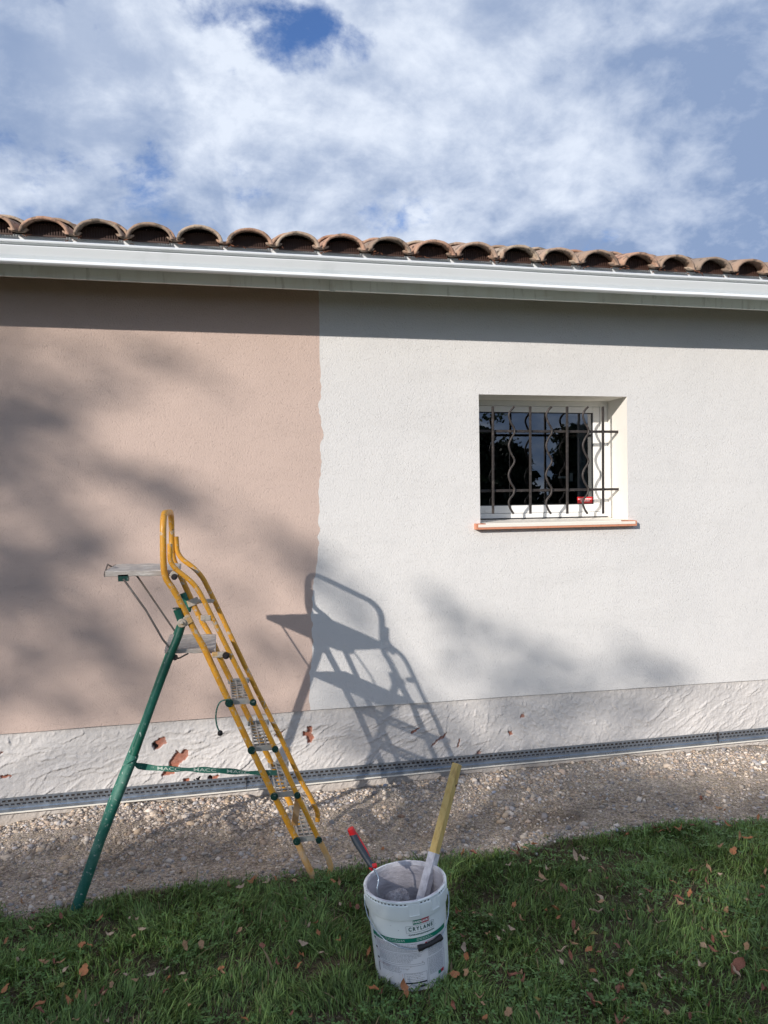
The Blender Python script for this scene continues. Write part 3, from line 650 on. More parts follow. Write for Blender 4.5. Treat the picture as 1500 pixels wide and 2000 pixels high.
# sill
sl, sr = at(930.5, 1030, -.045).x, at(1244, 1025, -.045).x
zt0 = at(930.5, 1023.5, -.045).z; 
zin = fzb-.004
def sillz(y): return zt0 + (zin-zt0)*(y+.045)/(.045+RD)
mb = MB()
V = [(sl, -.045, zt0-.036), (sr, -.045, zt0-.036), (sr, -.045, zt0-.003), (sl, -.045, zt0-.003), (sl, 0.0, zt0-.036), (sr, 0.0, zt0-.036), (sr, 0.0, sillz(0)), (sl, 0.0, sillz(0)), (sl, -.040, zt0), (sr, -.040, zt0)]
mb.add(V, [(0, 1, 2, 3), (3, 2, 9, 8), (8, 9, 6, 7), (0, 3, 8, 7, 4), (1, 5, 6, 9, 2), (0, 4, 5, 1)])
sill = mb.build('window_sill', MT['terra'], house); tag(sill, 'terracotta sill painted cream with bare orange ends')
mb = MB()
e_ = .0022
mb.add([(WX0+.001, -.0, sillz(0)+.002), (WX1-.001, -.0, sillz(0)+.002), (WX1-.001, RD, zin+.002), (WX0+.001, RD, zin+.002)], [(0, 1, 2, 3)])
# cream coat on the nose (top and upper front), leaving the orange rim
mb.add([(sl+.065, -.039, zt0+e_), (sr-.115, -.039, zt0+e_), (WX1-.05, -.0005, sillz(0)+e_+.001), (WX0+.001, -.0005, sillz(0)+e_+.001)], [(0, 1, 2, 3)])
mb.add([(sl+.012, -.0472, zt0-.022), (sr-.012, -.0472, zt0-.022), (sr-.012, -.0472, zt0-.004), (sl+.012, -.0472, zt0-.004)], [(0, 1, 2, 3)])
mb.add([(sl+.065, -.0472, zt0-.004), (sr-.115, -.0472, zt0-.004), (sr-.115, -.039, zt0+e_), (sl+.065, -.039, zt0+e_)], [(0, 1, 2, 3)])
mb.build('paint_coat', MT['sillpaint'], sill)

# security grille
gy_ = .118; yb_ = .104
def gpt(px, py, y=yb_): return at(px, py, y)
mb = MB()
zt_, zb2 = at(1080, 842.5, gy_).z, at(1080, 957, gy_).z
mb.box((WX0, gy_-.002, zt_-.0085), (WX1, gy_+.014, zt_+.0085)); grille = mb.build('window_grille', MT['iron'], house, bevel=.002); tag(grille, 'dark wrought iron grille of straight and wavy bars')
mb = MB(); mb.box((WX0, gy_-.002, zb2-.0085), (WX1, gy_+.014, zb2+.0085)); mb.build('rail_bar', MT['iron'], grille, bevel=.002)
for px in (962.5, 1035.5, 1107.5, 1177.5):
    a, b = gpt(px, 794), gpt(px+.5, 1003.5); mb = MB(); mb.obox(b, a, .0145, .0145, up=(0, -1, 0)); mb.build('straight_bar', MT['iron'], grille, bevel=.002)
for dx in (0, 73.0, 144.5):
    # zoomed trace of one wavy bar
    tr_ = [(411,215),(385,245),(370,280),(385,335),(412,385),(412,420),(385,465),(370,515),(385,570),(412,620),(408,655),(382,695),(368,745),(385,800),(412,845),(405,890),(378,925),(370,960),(385,1005),(407,1040)]
    pts = [gpt(900+x/3.947+dx, 740+y/3.947) for x, y in tr_]
    out = []
    for i in range(len(pts)-1):
        p0, p1, p2, p3 = pts[max(i-1, 0)], pts[i], pts[i+1], pts[min(i+2, len(pts)-1)]
        for k2 in range(4):
            t = k2/4; out.append(.5*((2*p1)+(p2-p0)*t+(2*p0-5*p1+4*p2-p3)*t*t+(3*p1-p0-3*p2+p3)*t**3))
    out.append(pts[-1]); mb = MB(); mb.tube(out, .0072, 10); mb.build('wavy_bar', MT['iron'], grille)

# ------------------------------------------------------------------ step ladder
YN, YFAR = -1.14, -.70
org = Vector((-.1, -.92, 0)); lad = empty('step_ladder', org, 'tall paint spattered yellow and green platform stepladder standing on the gravel', 'ladder')
def A(px, py, y=YN): return at(px, py, y)
def B(m, name, mt, parent=lad, **k): return m.build(name, mt, parent, org=org, **k)
NA = [(320,1124),(338,1150),(360,1192),(380,1232),(400,1268),(420,1312),(447.5,1371),(491,1463),(535,1553),(579,1640)]
pn = [A(319.5, 1100), A(319, 1040), A(320, 1009)]
FA = [(344,1100),(354,1128),(372,1168),(386,1198),(410,1240),(432,1291),(448,1323),(486,1401),(524,1478),(562,1559),(586,1610)]
near = [A(x, y) for x, y in NA[::-1]]; farA = [A(x, y, YFAR) for x, y in FA]
ztop = A(320, 1003).z
hn = Vector((pn[1].x, YN, ztop)); hf_x = A(335.5, 1040, YFAR).x
hoop = near[:-1] + [A(322, 1128), A(319, 1098), Vector((pn[1].x, YN, ztop)), Vector((hf_x, YFAR, ztop+.002)), A(336, 1085, YFAR), A(347, 1115, YFAR)] + farA[1:]
radii = [.02]*len(hoop); k0 = len(near)-1
for q in (k0, k0+1): radii[q] = .05
radii[k0+2] = .10; radii[k0+3] = .09; radii[k0+4] = .05; radii[k0+5] = .05
mb = MB(); mb.tube(rpath(hoop, radii, 7), .0148, 14); hoopo = B(mb, 'handrail_frame', MT['yellow']); tag(hoopo, 'yellow tube frame with a hoop handrail at the top')
NB = [(332,1062),(332,1096),(343,1112),(382,1142),(406,1188),(440,1258),(476,1330),(494,1370),(537,1461),(580,1551),(622,1638)]
FB = [(344,1048),(346,1078),(355,1092),(380,1110),(396,1128),(418,1172),(448,1236),(476,1296),(506,1358),(546.5,1437),(587,1523),(605,1554),(621,1588),(620,1604)]
rb = [.03, .05, .05, .05, .03]+[.01]*12
mb = MB(); mb.tube(rpath([A(x, y) for x, y in NB], rb[:len(NB)], 6), .0118, 12); B(mb, 'front_stile', MT['yellow'])
mb = MB(); mb.tube(rpath([A(x, y, YFAR) for x, y in FB], rb[:len(FB)-2]+[.04, .02], 6), .0128, 12); B(mb, 'front_stile', MT['yellow'])
# dusty feet
mb = MB(); mb.tube([A(577, 1636), A(595, 1678), A(617, 1724)], [.0152, .0155, .0152], 12); B(mb, 'foot', MT['dusty'])
mb = MB(); mb.tube(rpath([A(621, 1636), A(641, 1676), A(648, 1697), A(637, 1716)], [.02, .03, .03, .02], 6), .0135, 12); B(mb, 'foot', MT['dusty'])
mb = MB(); mb.obox(A(582, 1560, YN+.01), A(575, 1612, YN+.06), .006, .03, up=(1, 0, 0)); B(mb, 'cross_brace', MT['dusty'])
# clamps joining tubes
def clamp(p, q, wd=.036, y=YN): 
    m_ = MB(); m_.obox(A(*p, y), A(*q, y), .028, wd*.7, up=(0, 0, 1)); return B(m_, 'clamp', MT['crust'], bevel=.004)
clamp((392, 1207), (412, 1206)); clamp((372, 1175), (418, 1173), .028, YFAR); clamp((414, 1279), (443, 1278), .034); clamp((334, 1118), (345, 1126), .04)
for (px, py, y, r_) in [(447.5,1371,YN,.022),(494,1370,YN,.018),(491,1463,YN,.021),(537,1461,YN,.018),(535,1553,YN,.021),(580,1551,YN,.018),(579,1640,YN,.021),(622,1638,YN,.018)]:
    c = A(px, py, y); m_ = MB(); m_.disc(c+Vector((0, -.016, 0)), (0, 1, 0), r_*.86, .010, 18); m_.disc(c+Vector((0, -.024, 0)), (0, 1, 0), r_*.5, .010, 6); B(m_, 'bolt', MT['bolt'])
for (px, py, r_) in [(341, 1126, .014), (441, 1279, .016)]:
    c = A(px, py); m_ = MB(); m_.disc(c+Vector((0, -.018, 0)), (0, 1, 0), r_, .012, 14); m_.disc(c+Vector((0, -.026, 0)), (0, 1, 0), r_*.45, .008, 8); B(m_, 'bolt', MT['dark'])
# four grid steps
for (na, nb) in [((447.5,1371),(494,1370)), ((491,1463),(537,1461)), ((535,1553),(580,1551)), ((579,1640),(622,1638))]:
    a, b = A(*na), A(*nb); x0, x1 = a.x+.012, b.x-.008; z = (a.z+b.z)/2; y0, y1 = YN+.012, YFAR-.012
    if na[1] > 1600: y1 = YFAR-.05
    m_ = MB(); m_.box((x0-.018, y0-.004, z-.014), (x1+.016, y0, z+.012)); m_.box((x0-.01, y1, z-.014), (x1+.01, y1+.004, z+.012))
    for x in (x0, x1-.004): m_.box((x, y0, z-.012), (x+.004, y1, z+.008))
    for k2 in (1, 2): x = x0+(x1-x0)*k2/3; m_.box((x-.003, y0, z+.000), (x+.003, y1, z+.006))
    nb_ = 8
    for k2 in range(1, nb_): y = y0+(y1-y0)*k2/nb_; m_.box((x0+.004, y-.003, z-.004), (x1-.004, y+.003, z+.0052))
    m_.box((x0+.004, y1-.035, z-.008), (x1-.004, y1-.022, z-.005))
    B(m_, 'grid_step', MT['alu'])
# platforms
def board(nl, nr, th, name, y0=YN+.02, y1=YFAR-.015, skew=0.0):
    a, b = A(*nl, y0), A(*nr, y0); z = (a.z+b.z)/2
    m_ = MB(); V = []
    nL = 10; nW = 5
    for s_ in (0, 1):
        for i in range(nL+1):
            for j in range(nW+1):
                x = a.x+(b.x-a.x)*i/nL; y = y0+(y1-y0)*j/nW
                V.append((x, y, a.z+(b.z-a.z)*i/nL + (0 if s_ else -th) + .0015*math.sin(i*1.9+j)))
    n1_ = (nL+1)*(nW+1); F = []
    for i in range(nL):
        for j in range(nW):
            p_ = i*(nW+1)+j; F.append((n1_+p_, n1_+p_+nW+1, n1_+p_+nW+2, n1_+p_+1)); F.append((p_, p_+1, p_+nW+2, p_+nW+1))
    for i in range(nL): 
        for j, fl in ((0, 0), (nW, 1)):
            p_ = i*(nW+1)+j; q_ = p_+nW+1; F.append((p_, q_, n1_+q_, n1_+p_) if not fl else (q_, p_, n1_+p_, n1_+q_))
    for j in range(nW):
        for i, fl in ((0, 0), (nL, 1)):
            p_ = i*(nW+1)+j; q_ = p_+1; F.append((q_, p_, n1_+p_, n1_+q_) if not fl else (p_, q_, n1_+q_, n1_+p_))
    m_.add(V, F); return m_.build(name, MT['wood'], lad, org=org, bevel=.003), a, b, y0, y1
plat, pa, pb, py0, py1 = board((205, 1115.5), (347, 1113), .026, 'platform'); tag(plat, 'grey paint splashed top platform board')
m_ = MB(); m_.tube(rpath([A(204, 1123, YN+.03), A(210, 1102, YN+.16), A(218, 1107, YFAR-.1)], .02), .004, 8); B(m_, 'wire_guard', MT['wire'], parent=lad)
m_ = MB(); m_.box((pa.x-.004, py0+.0, pa.z-.027), (pa.x-.0005, py1, pa.z-.001)); B(m_, 'end_trim', MT['wire'])
shelf, sa_, sb_, _, _ = board((321, 1268), (422, 1267), .020, 'step_board')
tag(shelf, 'grey weathered step board below the platform')
m_ = MB(); c = A(241, 1129, YN+.03); m_.box((c.x-.022, YN+.02, c.z-.014), (c.x+.022, YN+.06, c.z+.016)); B(m_, 'hinge_block', MT['dusty'] if False else MT['bolt'])
m_ = MB(); m_.tube([A(241, 1131), A(285, 1192), A(318, 1249), A(334, 1268)], .0048, 8); B(m_, 'strut', MT['wire'])
m_ = MB(); m_.tube([A(267, 1124, YFAR), A(304, 1178, YFAR), A(345, 1238, YFAR)], .0048, 8); B(m_, 'strut', MT['wire'])
m_ = MB(); m_.tube(rpath([A(325, 1277), A(341, 1286), A(349, 1286), A(368, 1276)], .01), .0038, 8); m_.disc(A(342, 1284), (0, 1, 0), .012, .02); B(m_, 'latch', MT['dark'])
# green rear legs
for y in (YN-.005, YFAR):
    dx = 0
    if y == YFAR:
        p_ = lambda px, py: Vector((at(px, py, YN).x, YFAR, at(px, py, YN).z))
    else: p_ = lambda px, py, y=y: at(px, py, y)
    pts = [p_(346, 1190), p_(356, 1216), p_(349, 1240), p_(328, 1292), p_(306, 1350), p_(258, 1484)]
    m_ = MB(); m_.tube(rpath(pts, [.01, .02, .03, .01, .01, .01], 6), .0185, 16); lg = B(m_, 'rear_leg', MT['green'])
    m_ = MB(); m_.tube([p_(262, 1474), p_(196, 1638), p_(143, 1792)], [.0215, .0235, .0245], 16); B(m_, 'leg_sleeve', MT['green2'])
    m_ = MB(); m_.disc(p_(345.6, 1188), (0, 0, 1), .0192, .004, 16); B(m_, 'end_cap', MT['bolt'])
m_ = MB(); a, b = p_(200, 1630), at(200, 1630, YN); m_.tube([a, b], .012, 10); B(m_, 'leg_crossbar', MT['green'])
m_ = MB(); m_.obox(A(356, 1217, YN-.014), A(374, 1207, YN-.014), .012, .04); m_.disc(A(355, 1217, YN-.022), (0, 1, 0), .020, .012, 16); m_.disc(A(355, 1217, YN-.032), (0, 1, 0), .008, .012, 8); B(m_, 'pivot_clamp', MT['crust'], bevel=.003)
m_ = MB(); m_.obox(A(366, 1180, YFAR-.014), A(388, 1172, YFAR-.014), .012, .036); B(m_, 'pivot_clamp', MT['crust'], bevel=.003)
# second green top end seen beyond the frame
m_ = MB(); m_.tube([at(358, 1158, YFAR), at(368, 1182, YFAR), at(366, 1194, YFAR)], .0185, 14); B(m_, 'pivot_tube', MT['green'])
# webbing strap with the maker's lettering
def sag(px): return np.interp(px, [262, 268, 300, 340, 400, 440, 480, 510, 540], [1490, 1496, 1500, 1502.5, 1504, 1506, 1509, 1510, 1509])
V = []; F = []
pxs = np.linspace(263, 541, 60); wv = [.0115+.0022*math.sin(i*.5)+.002*math.sin(i*.23) for i in range(60)]
for i, px in enumerate(pxs):
    c = A(px, float(sag(px)), YN+.015+.012*math.sin(i*.3)); V += [c+Vector((0, 0, wv[i])), c-Vector((0, 0, wv[i])), c+Vector((0, .003, -wv[i])), c+Vector((0, .003, wv[i]))]
for i in range(59):
    for q in range(4): F.append((4*i+q, 4*i+(q+1) % 4, 4*i+4+(q+1) % 4, 4*i+4+q))
m_ = MB(); m_.add(V, F); strap = B(m_, 'strap', MT['green2']); tag(strap, 'green webbing strap between the legs')
m_ = MB(); c = A(257, 1490); m_.tube([c+Vector((.022*math.cos(a)-.001, .03*math.sin(a), .02*math.cos(a+1))) for a in np.linspace(0, 6.0, 16)], .003, 6); B(m_, 'strap_loop', MT['green2'])
# green cord with a black ball
m_ = MB(); m_.tube(rpath([A(446, 1366, YN-.02), A(430, 1369, YN-.03), A(423, 1384, YN-.03), A(421, 1402, YN-.03), A(424, 1420, YN-.03), A(430, 1431, YN-.03)], .03, 5), .0034, 8); B(m_, 'cord', MT['green2'])
m_ = MB(); c = A(430, 1432, YN-.03); m_.lathe([(.001, -.013), (.010, -.009), (.0125, 0), (.010, .009), (.004, .013)], 14, c); B(m_, 'cord_ball', MT['black'])

def text_mesh(s, size, bold=0.0, align='CENTER', font_scale_x=1.0):
    cu = bpy.data.curves.new('t', 'FONT'); cu.body = s; cu.size = size; cu.offset = bold; cu.align_x = align; cu.align_y = 'CENTER'; cu.resolution_u = 3
    ob = bpy.data.objects.new('t', cu); col.objects.link(ob); dg = bpy.context.evaluated_depsgraph_get(); dg.update()
    me = bpy.data.meshes.new_from_object(ob.evaluated_get(dg)); V = [v.co.copy() for v in me.vertices]; F = [tuple(p_.vertices) for p_ in me.polygons]
    bpy.data.objects.remove(ob); bpy.data.curves.remove(cu); bpy.data.meshes.remove(me)
    return [Vector((v.x*font_scale_x, v.y, 0)) for v in V], F
for px in (329, 400, 465):
    m_ = MB()
    V, F = text_mesh('MACC', .020, .0002, font_scale_x=1.9); c0 = A(px, float(sag(px)), YN+.012)
    out = []
    for v in V:
        fp = px + v.x/.0024; i = int(np.clip((fp-263)/278*59, 0, 59)); yy = YN+.015+.012*math.sin(((fp-263)/278*59)*.3)-.0012
        c = A(fp, float(sag(fp)), yy); out.append(c+Vector((0, 0, v.y)))
    m_.add(out, F); m_.build('lettering', MT['mactext'], strap, org=org)

# ------------------------------------------------------------------ paint bucket
bc = gz(806, 1893, 0.0); bc.z = -.004
TILT = (0, R(-4.2), 0)
buck = empty('paint_bucket', bc, 'open white plastic paint bucket with green labelled print standing in the grass', 'bucket', rot=TILT)
HB = .352; RB, RM, RR = .139, .149, .1555
phi0 = math.atan2(CAM.y-bc.y, CAM.x-bc.x)     # bucket side that faces the photographer
m_ = MB(); m_.lathe([(.001, 0), (RB-.006, 0), (RB, .006), (RM, HB-.066)], 72); m_.build('body', MT['bucket'], buck)
m_ = MB(); m_.lathe([(RM-.002, HB-.067), (RM+.0055, HB-.070), (RR+.001, HB-.062), (RR+.003, HB-.03), (RR+.003, HB-.017), (RR-.0015, HB-.0155), (RR-.0015, HB-.007), (RR+.003, HB-.0055), (RR+.003, HB-.002), (RR-.002, HB), (RR-.007, HB-.002), (RR-.008, HB-.01)], 96); coll = m_.build('rim', MT['bucket'], buck)
m_ = MB(); m_.lathe([(RR-.008, HB-.009), (RM-.006, HB-.07), (RM-.011, HB*.5), (RB-.006, .07), (RB-.03, .062), (.001, .066)], 64); m_.build('paint', MT['paintin'], buck)
def wrap(phi_deg, z, dr=0.0):
    r_ = RB+(RM-RB)*np.clip(z/(HB-.066), 0, 1)+.0012+dr; a = phi0+R(phi_deg); return Vector((math.cos(a)*r_, math.sin(a)*r_, z))
def deg(s): return math.degrees(s/.146)
def strip(m_, p0, p1, z0, z1, dr=0.0, n=None):
    n = n or max(1, int(abs(p1-p0)/5)); V = []
    for i in range(n+1):
        f = p0+(p1-p0)*i/n; V += [wrap(f, z0, dr), wrap(f, z1, dr)]
    m_.add(V, [(2*i, 2*i+2, 2*i+3, 2*i+1) for i in range(n)], True)
def wtext(m_, s, size, phi, z, bold=0.0, fx=1.0, dr=.0006):
    V, F = text_mesh(s, size, bold, font_scale_x=fx); m_.add([wrap(phi+deg(v.x), z+v.y, dr) for v in V], F)
m_ = MB(); strip(m_, -61, 63, .018, .196, -.0004, 40); m_.build('label_panel', MT['panel'], buck)
m_ = MB(); strip(m_, -62, 66, .196, .2125, .0002, 40); m_.build('label_band', MT['ink_g'], buck)
T0 = 20
m_ = MB(); strip(m_, T0-11.5, T0+1, .262, .2785, .0002); m_.build('logo_left', MT['ink_g'], buck)
m_ = MB(); strip(m_, T0+1, T0+13, .262, .2785, .0002); m_.build('logo_right', MT['ink_r'], buck)
m_ = MB(); wtext(m_, 'PAREX', .0115, T0-5, .2703, .0004, .92, .0008); m_.build('logo_lettering', MT['ink_w'], buck)
m_ = MB(); wtext(m_, 'LANKO', .0115, T0+7.2, .2703, .0004, .92, .0008); m_.build('logo_lettering', MT['ink_w'], buck); m_ = MB()
rs = random.Random(2)
for zz in (.207, .202):
    for (u0, u1) in ((-52, -6), (12, 34)):
        f = u0
        while f < u1: wdt = rs.uniform(1, 4); strip(m_, f, f+wdt, zz-.0004, zz+.0008, .0008, 1); f += wdt+.8
m_.build('white_lettering', MT['ink_w'], buck)
m_ = MB(); wtext(m_, 'C R Y L A N E', .0195, T0, .2455, .0006, .80); wtext(m_, 'PEINTURE ACRYLIQUE DE RENOVATION', .0064, T0+1, .2245, .0003, .86)
m_.build('title_lettering', MT['ink_gt'], buck)
m_ = MB(); lw = .0009
def wrect(m_, p0, p1, z0, z1, lw=.0009):
    strip(m_, p0, p1, z0, z0+lw, .0005); strip(m_, p0, p1, z1-lw, z1, .0005); strip(m_, p0, p0+deg(lw), z0+lw, z1-lw, .0005, 1); strip(m_, p1-deg(lw), p1, z0+lw, z1-lw, .0005, 1)
wrect(m_, T0-22, T0+21, .2325, .2585)
wrect(m_, -50, 20, .154, .162); wrect(m_, -45, 21, .106, .114); wrect(m_, -10, 24, .032, .080); wrect(m_, 26, 60, .030, .125)
m_.build('label_outline', MT['ink_t'], buck)
m_ = MB()
def lines(m_, p0, p1, z0, z1, dz, jitter=.25, mt=None):
    z = z1
    while z > z0:
        f = p0; e2 = p1-(p1-p0)*rs.uniform(0, jitter)
        while f < e2: wdt = rs.uniform(1.0, 5); strip(m_, f, min(f+wdt, e2), z-.0012, z, .0004, 1); f += wdt+.7
        z -= dz
lines(m_, -54, 18, .165, .190, .0048); lines(m_, -50, 18, .118, .150, .0048); lines(m_, -46, 10, .080, .103, .0048, .5); lines(m_, 28, 60, .130, .186, .0040, .1); lines(m_, 28, 58, .062, .121, .0042, .1); lines(m_, -7, 21, .050, .077, .0062, .3)
m_.build('small_print', MT['ink_t'], buck)
m_ = MB(); lines(m_, -58, -38, .176, .190, .005); lines(m_, -56, -36, .144, .150, .005); lines(m_, -54, -30, .098, .105, .005); strip(m_, 26.5, 44, .188, .1905, .0005); m_.build('pink_print', MT['ink_p'], buck)
m_ = MB(); strip(m_, -9, 23, .040, .0455, .0007); strip(m_, 9, 22, .024, .0305, .0007)
for f, z in ((-60, .184), (-58, .150), (-56, .112)): strip(m_, f, f+4, z, z+.007, .0007, 1)
strip(m_, -55, -53.5, .065, .100, .0006, 1); m_.build('black_marks', MT['ink_k'], buck)
m_ = MB(); strip(m_, 44, 50, .045, .058, .0006); m_.build('small_logo_left', MT['ink_g'], buck)
m_ = MB(); strip(m_, 50, 57, .045, .058, .0006); strip(m_, 24, 27, .176, .188, .0009); m_.build('small_logo_right', MT['ink_r'], buck)
rs2 = random.Random(17)
m_ = MB()
for k2 in range(46):
    f = rs2.uniform(-80, 80); z = rs2.uniform(.03, .27); r_ = rs2.uniform(.4, 1.3); V = [wrap(f+r_*math.cos(a), z+r_*.0026*math.sin(a), .0012) for a in np.linspace(0, 5.6, 7)]; m_.add(V, [tuple(range(7))])
tag(m_.build('paint_spatter', MT['paintdry'], buck), kind='stuff')
# crusted lip
m_ = MB(); V = []; F = []; nn = 160; pr_ = [(-.010, -.014), (-.0085, .0005), (-.004, .0022), (.001, .0006)]
for i in range(nn):
    a = 2*math.pi*i/nn; q = max(0, float(fbm(np.array([math.cos(a)*4+9]), np.array([math.sin(a)*4+9]), 3, 6)[0])-.42)*5
    for (dr, dz) in pr_: V.append((math.cos(a)*(RR+dr*(1 if dr < 0 else q)), math.sin(a)*(RR+dr*(1 if dr < 0 else q)), HB-.0012+dz*(q if dz > 0 else 1)))
for i in range(nn):
    for q in range(3): F.append((i*4+q, ((i+1) % nn)*4+q, ((i+1) % nn)*4+q+1, i*4+q+1))
m_.add(V, F, True); m_.build('paint_crust', MT['paintdry'], buck)
# rim slots and lid tabs
def rimstrip(m_, p0, p1, z0, z1, dr):
    V = []; n = 3
    for i in range(n+1):
        a = phi0+R(p0+(p1-p0)*i/n); r_ = RR+dr; V += [(math.cos(a)*r_, math.sin(a)*r_, z0), (math.cos(a)*r_, math.sin(a)*r_, z1)]
    m_.add(V, [(2*i, 2*i+2, 2*i+3, 2*i+1) for i in range(n)])
m_ = MB()
for k2 in range(-15, 17):
    f = k2*5.6
    if 4 < f < 19 or 36 < f < 52: continue
    rimstrip(m_, f-1.35, f+1.35, HB-.0135, HB-.0095, -.0008)
m_.build('rim_slots', MT['ink_k'], buck)
for p0, p1 in ((4, 19), (37, 51)):
    m_ = MB()
    rimstrip(m_, p0, p0+.8, HB-.052, HB-.010, .0046); rimstrip(m_, p1-.8, p1, HB-.052, HB-.010, .0046); rimstrip(m_, p0, p1, HB-.055, HB-.052, .0046); rimstrip(m_, p0+.8, p1-.8, HB-.052, HB-.010, .0035); rimstrip(m_, (p0+p1)/2-.3, (p0+p1)/2+.3, HB-.028, HB-.012, .0048)
    ob = m_.build('lid_tab', MT['bucket'], buck); sm = ob.modifiers.new('s', 'SOLIDIFY'); sm.thickness = .0022
# bail handle
bp_ = [(-88, .300), (-80, .283), (-68, .258), (-50, .228), (-32, .206), (-15, .190), (0, .180), (10, .178), (14, .179)]
bq_ = [(46, .186), (54, .190), (62, .205), (72, .232), (82, .268), (88, .300)]
m_ = MB(); m_.tube([wrap(f, z, .009+.004*math.cos(R(f))) for f, z in bp_], .0021, 8); m_.tube([wrap(f, z, .012) for f, z in bq_], .0021, 8); bail = m_.build('bail_handle', MT['galv'], buck)
m_ = MB(); m_.tube([wrap(f, .1795+(f-12)*.0002, .0135) for f in np.linspace(12, 48, 9)], [.0115, .0115, .0085, .0085, .0085, .0085, .0085, .0115, .0115], 12); m_.build('hand_grip', MT['black'], bail)
for f in (-88, 88): a = wrap(f, .300, .004); n_v = Vector((a.x, a.y, 0)).normalized(); m_ = MB(); m_.disc(a, n_v, .011, .012, 14); m_.build('bail_lug', MT['bucket'], buck)

# world positions inside the tilted bucket
MW = Matrix.Translation(bc) @ Matrix.Rotation(TILT[1], 4, 'Y')
def bw(phi, r_, z): a = phi0+R(phi); return MW @ Vector((math.cos(a)*r_, math.sin(a)*r_, z))
# ------------------------------------------------------------------ batten
pr = gz(846, 1684, .36); pl = gz(806, 1748, .255)
dirb = None
topz = .69
def solve_batten():
    # bottom stands on the bucket floor at the front-left, top leans beyond the back rim
    bot = bw(-30, .03, .07); best = None
    for y in np.linspace(-1.9, -1.2, 141):
        t = at(893, 1492, y); m_t = None
        # distance of the segment's image to the traced rim point
        k_ = (pr.z-bot.z)/(t.z-bot.z); q = bot+(t-bot)*k_; e_ = (q.xy-pr.xy).length
        if best is None or e_ < best[0]: best = (e_, t, y)
    return bot, best[1]
bot, top = solve_batten()
dv = (top-bot).normalized(); 
org_b = (bot.x, bot.y, bot.z)
bat_w = .031
m_ = MB(); m_.obox(bot-dv*.0, top, bat_w, bat_w, up=(0, 1, 0), r=R(-32)); bt = m_.build('wooden_batten', MT['pine'], None, bevel=.0025)
bt.data.transform(Matrix.Translation(-Vector(org_b))); bt.location = org_b
tag(bt, 'yellow pine batten used as stirrer, leaning in the white paint bucket', 'wooden stick')
lp = gz(829, 1662, 0.5)
# smear of paint over its lower half
L_ = (top-bot).length
m_ = MB(); k_s = .60
m_.obox(bot-dv*.0, bot+dv*L_*k_s*.86, bat_w+.004, bat_w+.004, up=(0, 1, 0), r=R(-32)); sm_ = m_.build('paint_smear', MT['paintdry'], bt, org=org_b, bevel=.002)
kp = bot+dv*L_*.885
sxv = dv.cross(Vector((0, 1, 0))).normalized(); uv_ = sxv.cross(dv); r_ = R(-32); sx2 = sxv*math.cos(r_)+uv_*math.sin(r_); up2 = -sxv*math.sin(r_)+uv_*math.cos(r_)
m_ = MB(); m_.disc(kp-up2*(bat_w/2+.0004)-sx2*.008, up2, .0055, .001, 12); m_.build('knot', MT['knot'], bt, org=org_b)

# ------------------------------------------------------------------ paint roller
def RP(px, py, y): return at(px, py, y)
h0 = bw(-92, .150, HB-.02)
yb0, yt0 = -1.93, -1.86
rl_o = RP(735, 1688, yb0); rol = empty('paint_roller', rl_o, 'paint roller with dark grey and red grip leaning on the bucket rim', 'paint roller')
hp_ = [(688.5, 1629), (697, 1645), (707, 1661), (716, 1676), (724, 1688), (731, 1694)]; rr_ = [.0135, .0140, .0135, .0122, .0118, .0135]
ptsR = [RP(x, y, yt0+(yb0-yt0)*i/5) for i, (x, y) in enumerate(hp_)]
m_ = MB(); m_.tube(ptsR, rr_, 14); m_.build('grip', MT['grip'], rol, org=rl_o)
m_ = MB(); m_.tube([RP(684.5, 1618, yt0), RP(687, 1623, yt0), RP(690.5, 1631.5, yt0)], [.0125, .0145, .0142], 14); m_.build('grip_end', MT['red'], rol, org=rl_o)
m_ = MB(); m_.tube([RP(x+5.5, y-2, yt0+(yb0-yt0)*i/5+.004) for i, (x, y) in enumerate(hp_[:4])], [.006, .0085, .0085, .004], 10); m_.tube([RP(727, 1692, yb0), RP(735.5, 1690, yb0)], .009, 10); m_.tube([RP(724, 1694, yb0), RP(727.5, 1699, yb0)], [.008, .005], 10); m_.build('grip_trim', MT['red'], rol, org=rl_o)
e1 = RP(741, 1716, -1.95)
m_ = MB(); m_.tube(rpath([RP(728, 1692, yb0), RP(741, 1717, -1.95), RP(735.5, 1738, -1.965), bw(-50, .09, .22), bw(-20, .05, .215)], [.01, .02, .03, .03, .01], 6), .0036, 10); m_.build('wire_frame', MT['galv'], rol, org=rl_o)
# fleece sleeve: shaggy cylinder
c0_, c1_ = bw(-30, .075, .262), bw(50, .065, .262)
c0_ = gz(757, 1764, .245); c1_ = gz(796, 1750, .245)
ax = (c1_-c0_).normalized(); nx_ = ax.orthogonal().normalized(); ny_ = ax.cross(nx_)
V = []; F = []; nA, nL = 40, 26; rf = random.Random(8)
for i in range(nL+1):
    t = i/nL; cap = math.sqrt(max(.0, 1-(2*t-1)**6)); c = c0_+(c1_-c0_)*t
    for k2 in range(nA): a = 2*math.pi*k2/nA; r_ = (.034+rf.uniform(-.0035, .004))*max(cap, .05); V.append(c+(nx_*math.cos(a)+ny_*math.sin(a))*r_)
for i in range(nL):
    for k2 in range(nA): F.append((i*nA+k2, i*nA+(k2+1) % nA, (i+1)*nA+(k2+1) % nA, (i+1)*nA+k2))
F.append(tuple(range(nA))); F.append(tuple(range(nL*nA, nL*nA+nA)))
m_ = MB(); m_.add(V, F, True); m_.build('fleece_sleeve', MT['fuzz'], rol, org=rl_o)

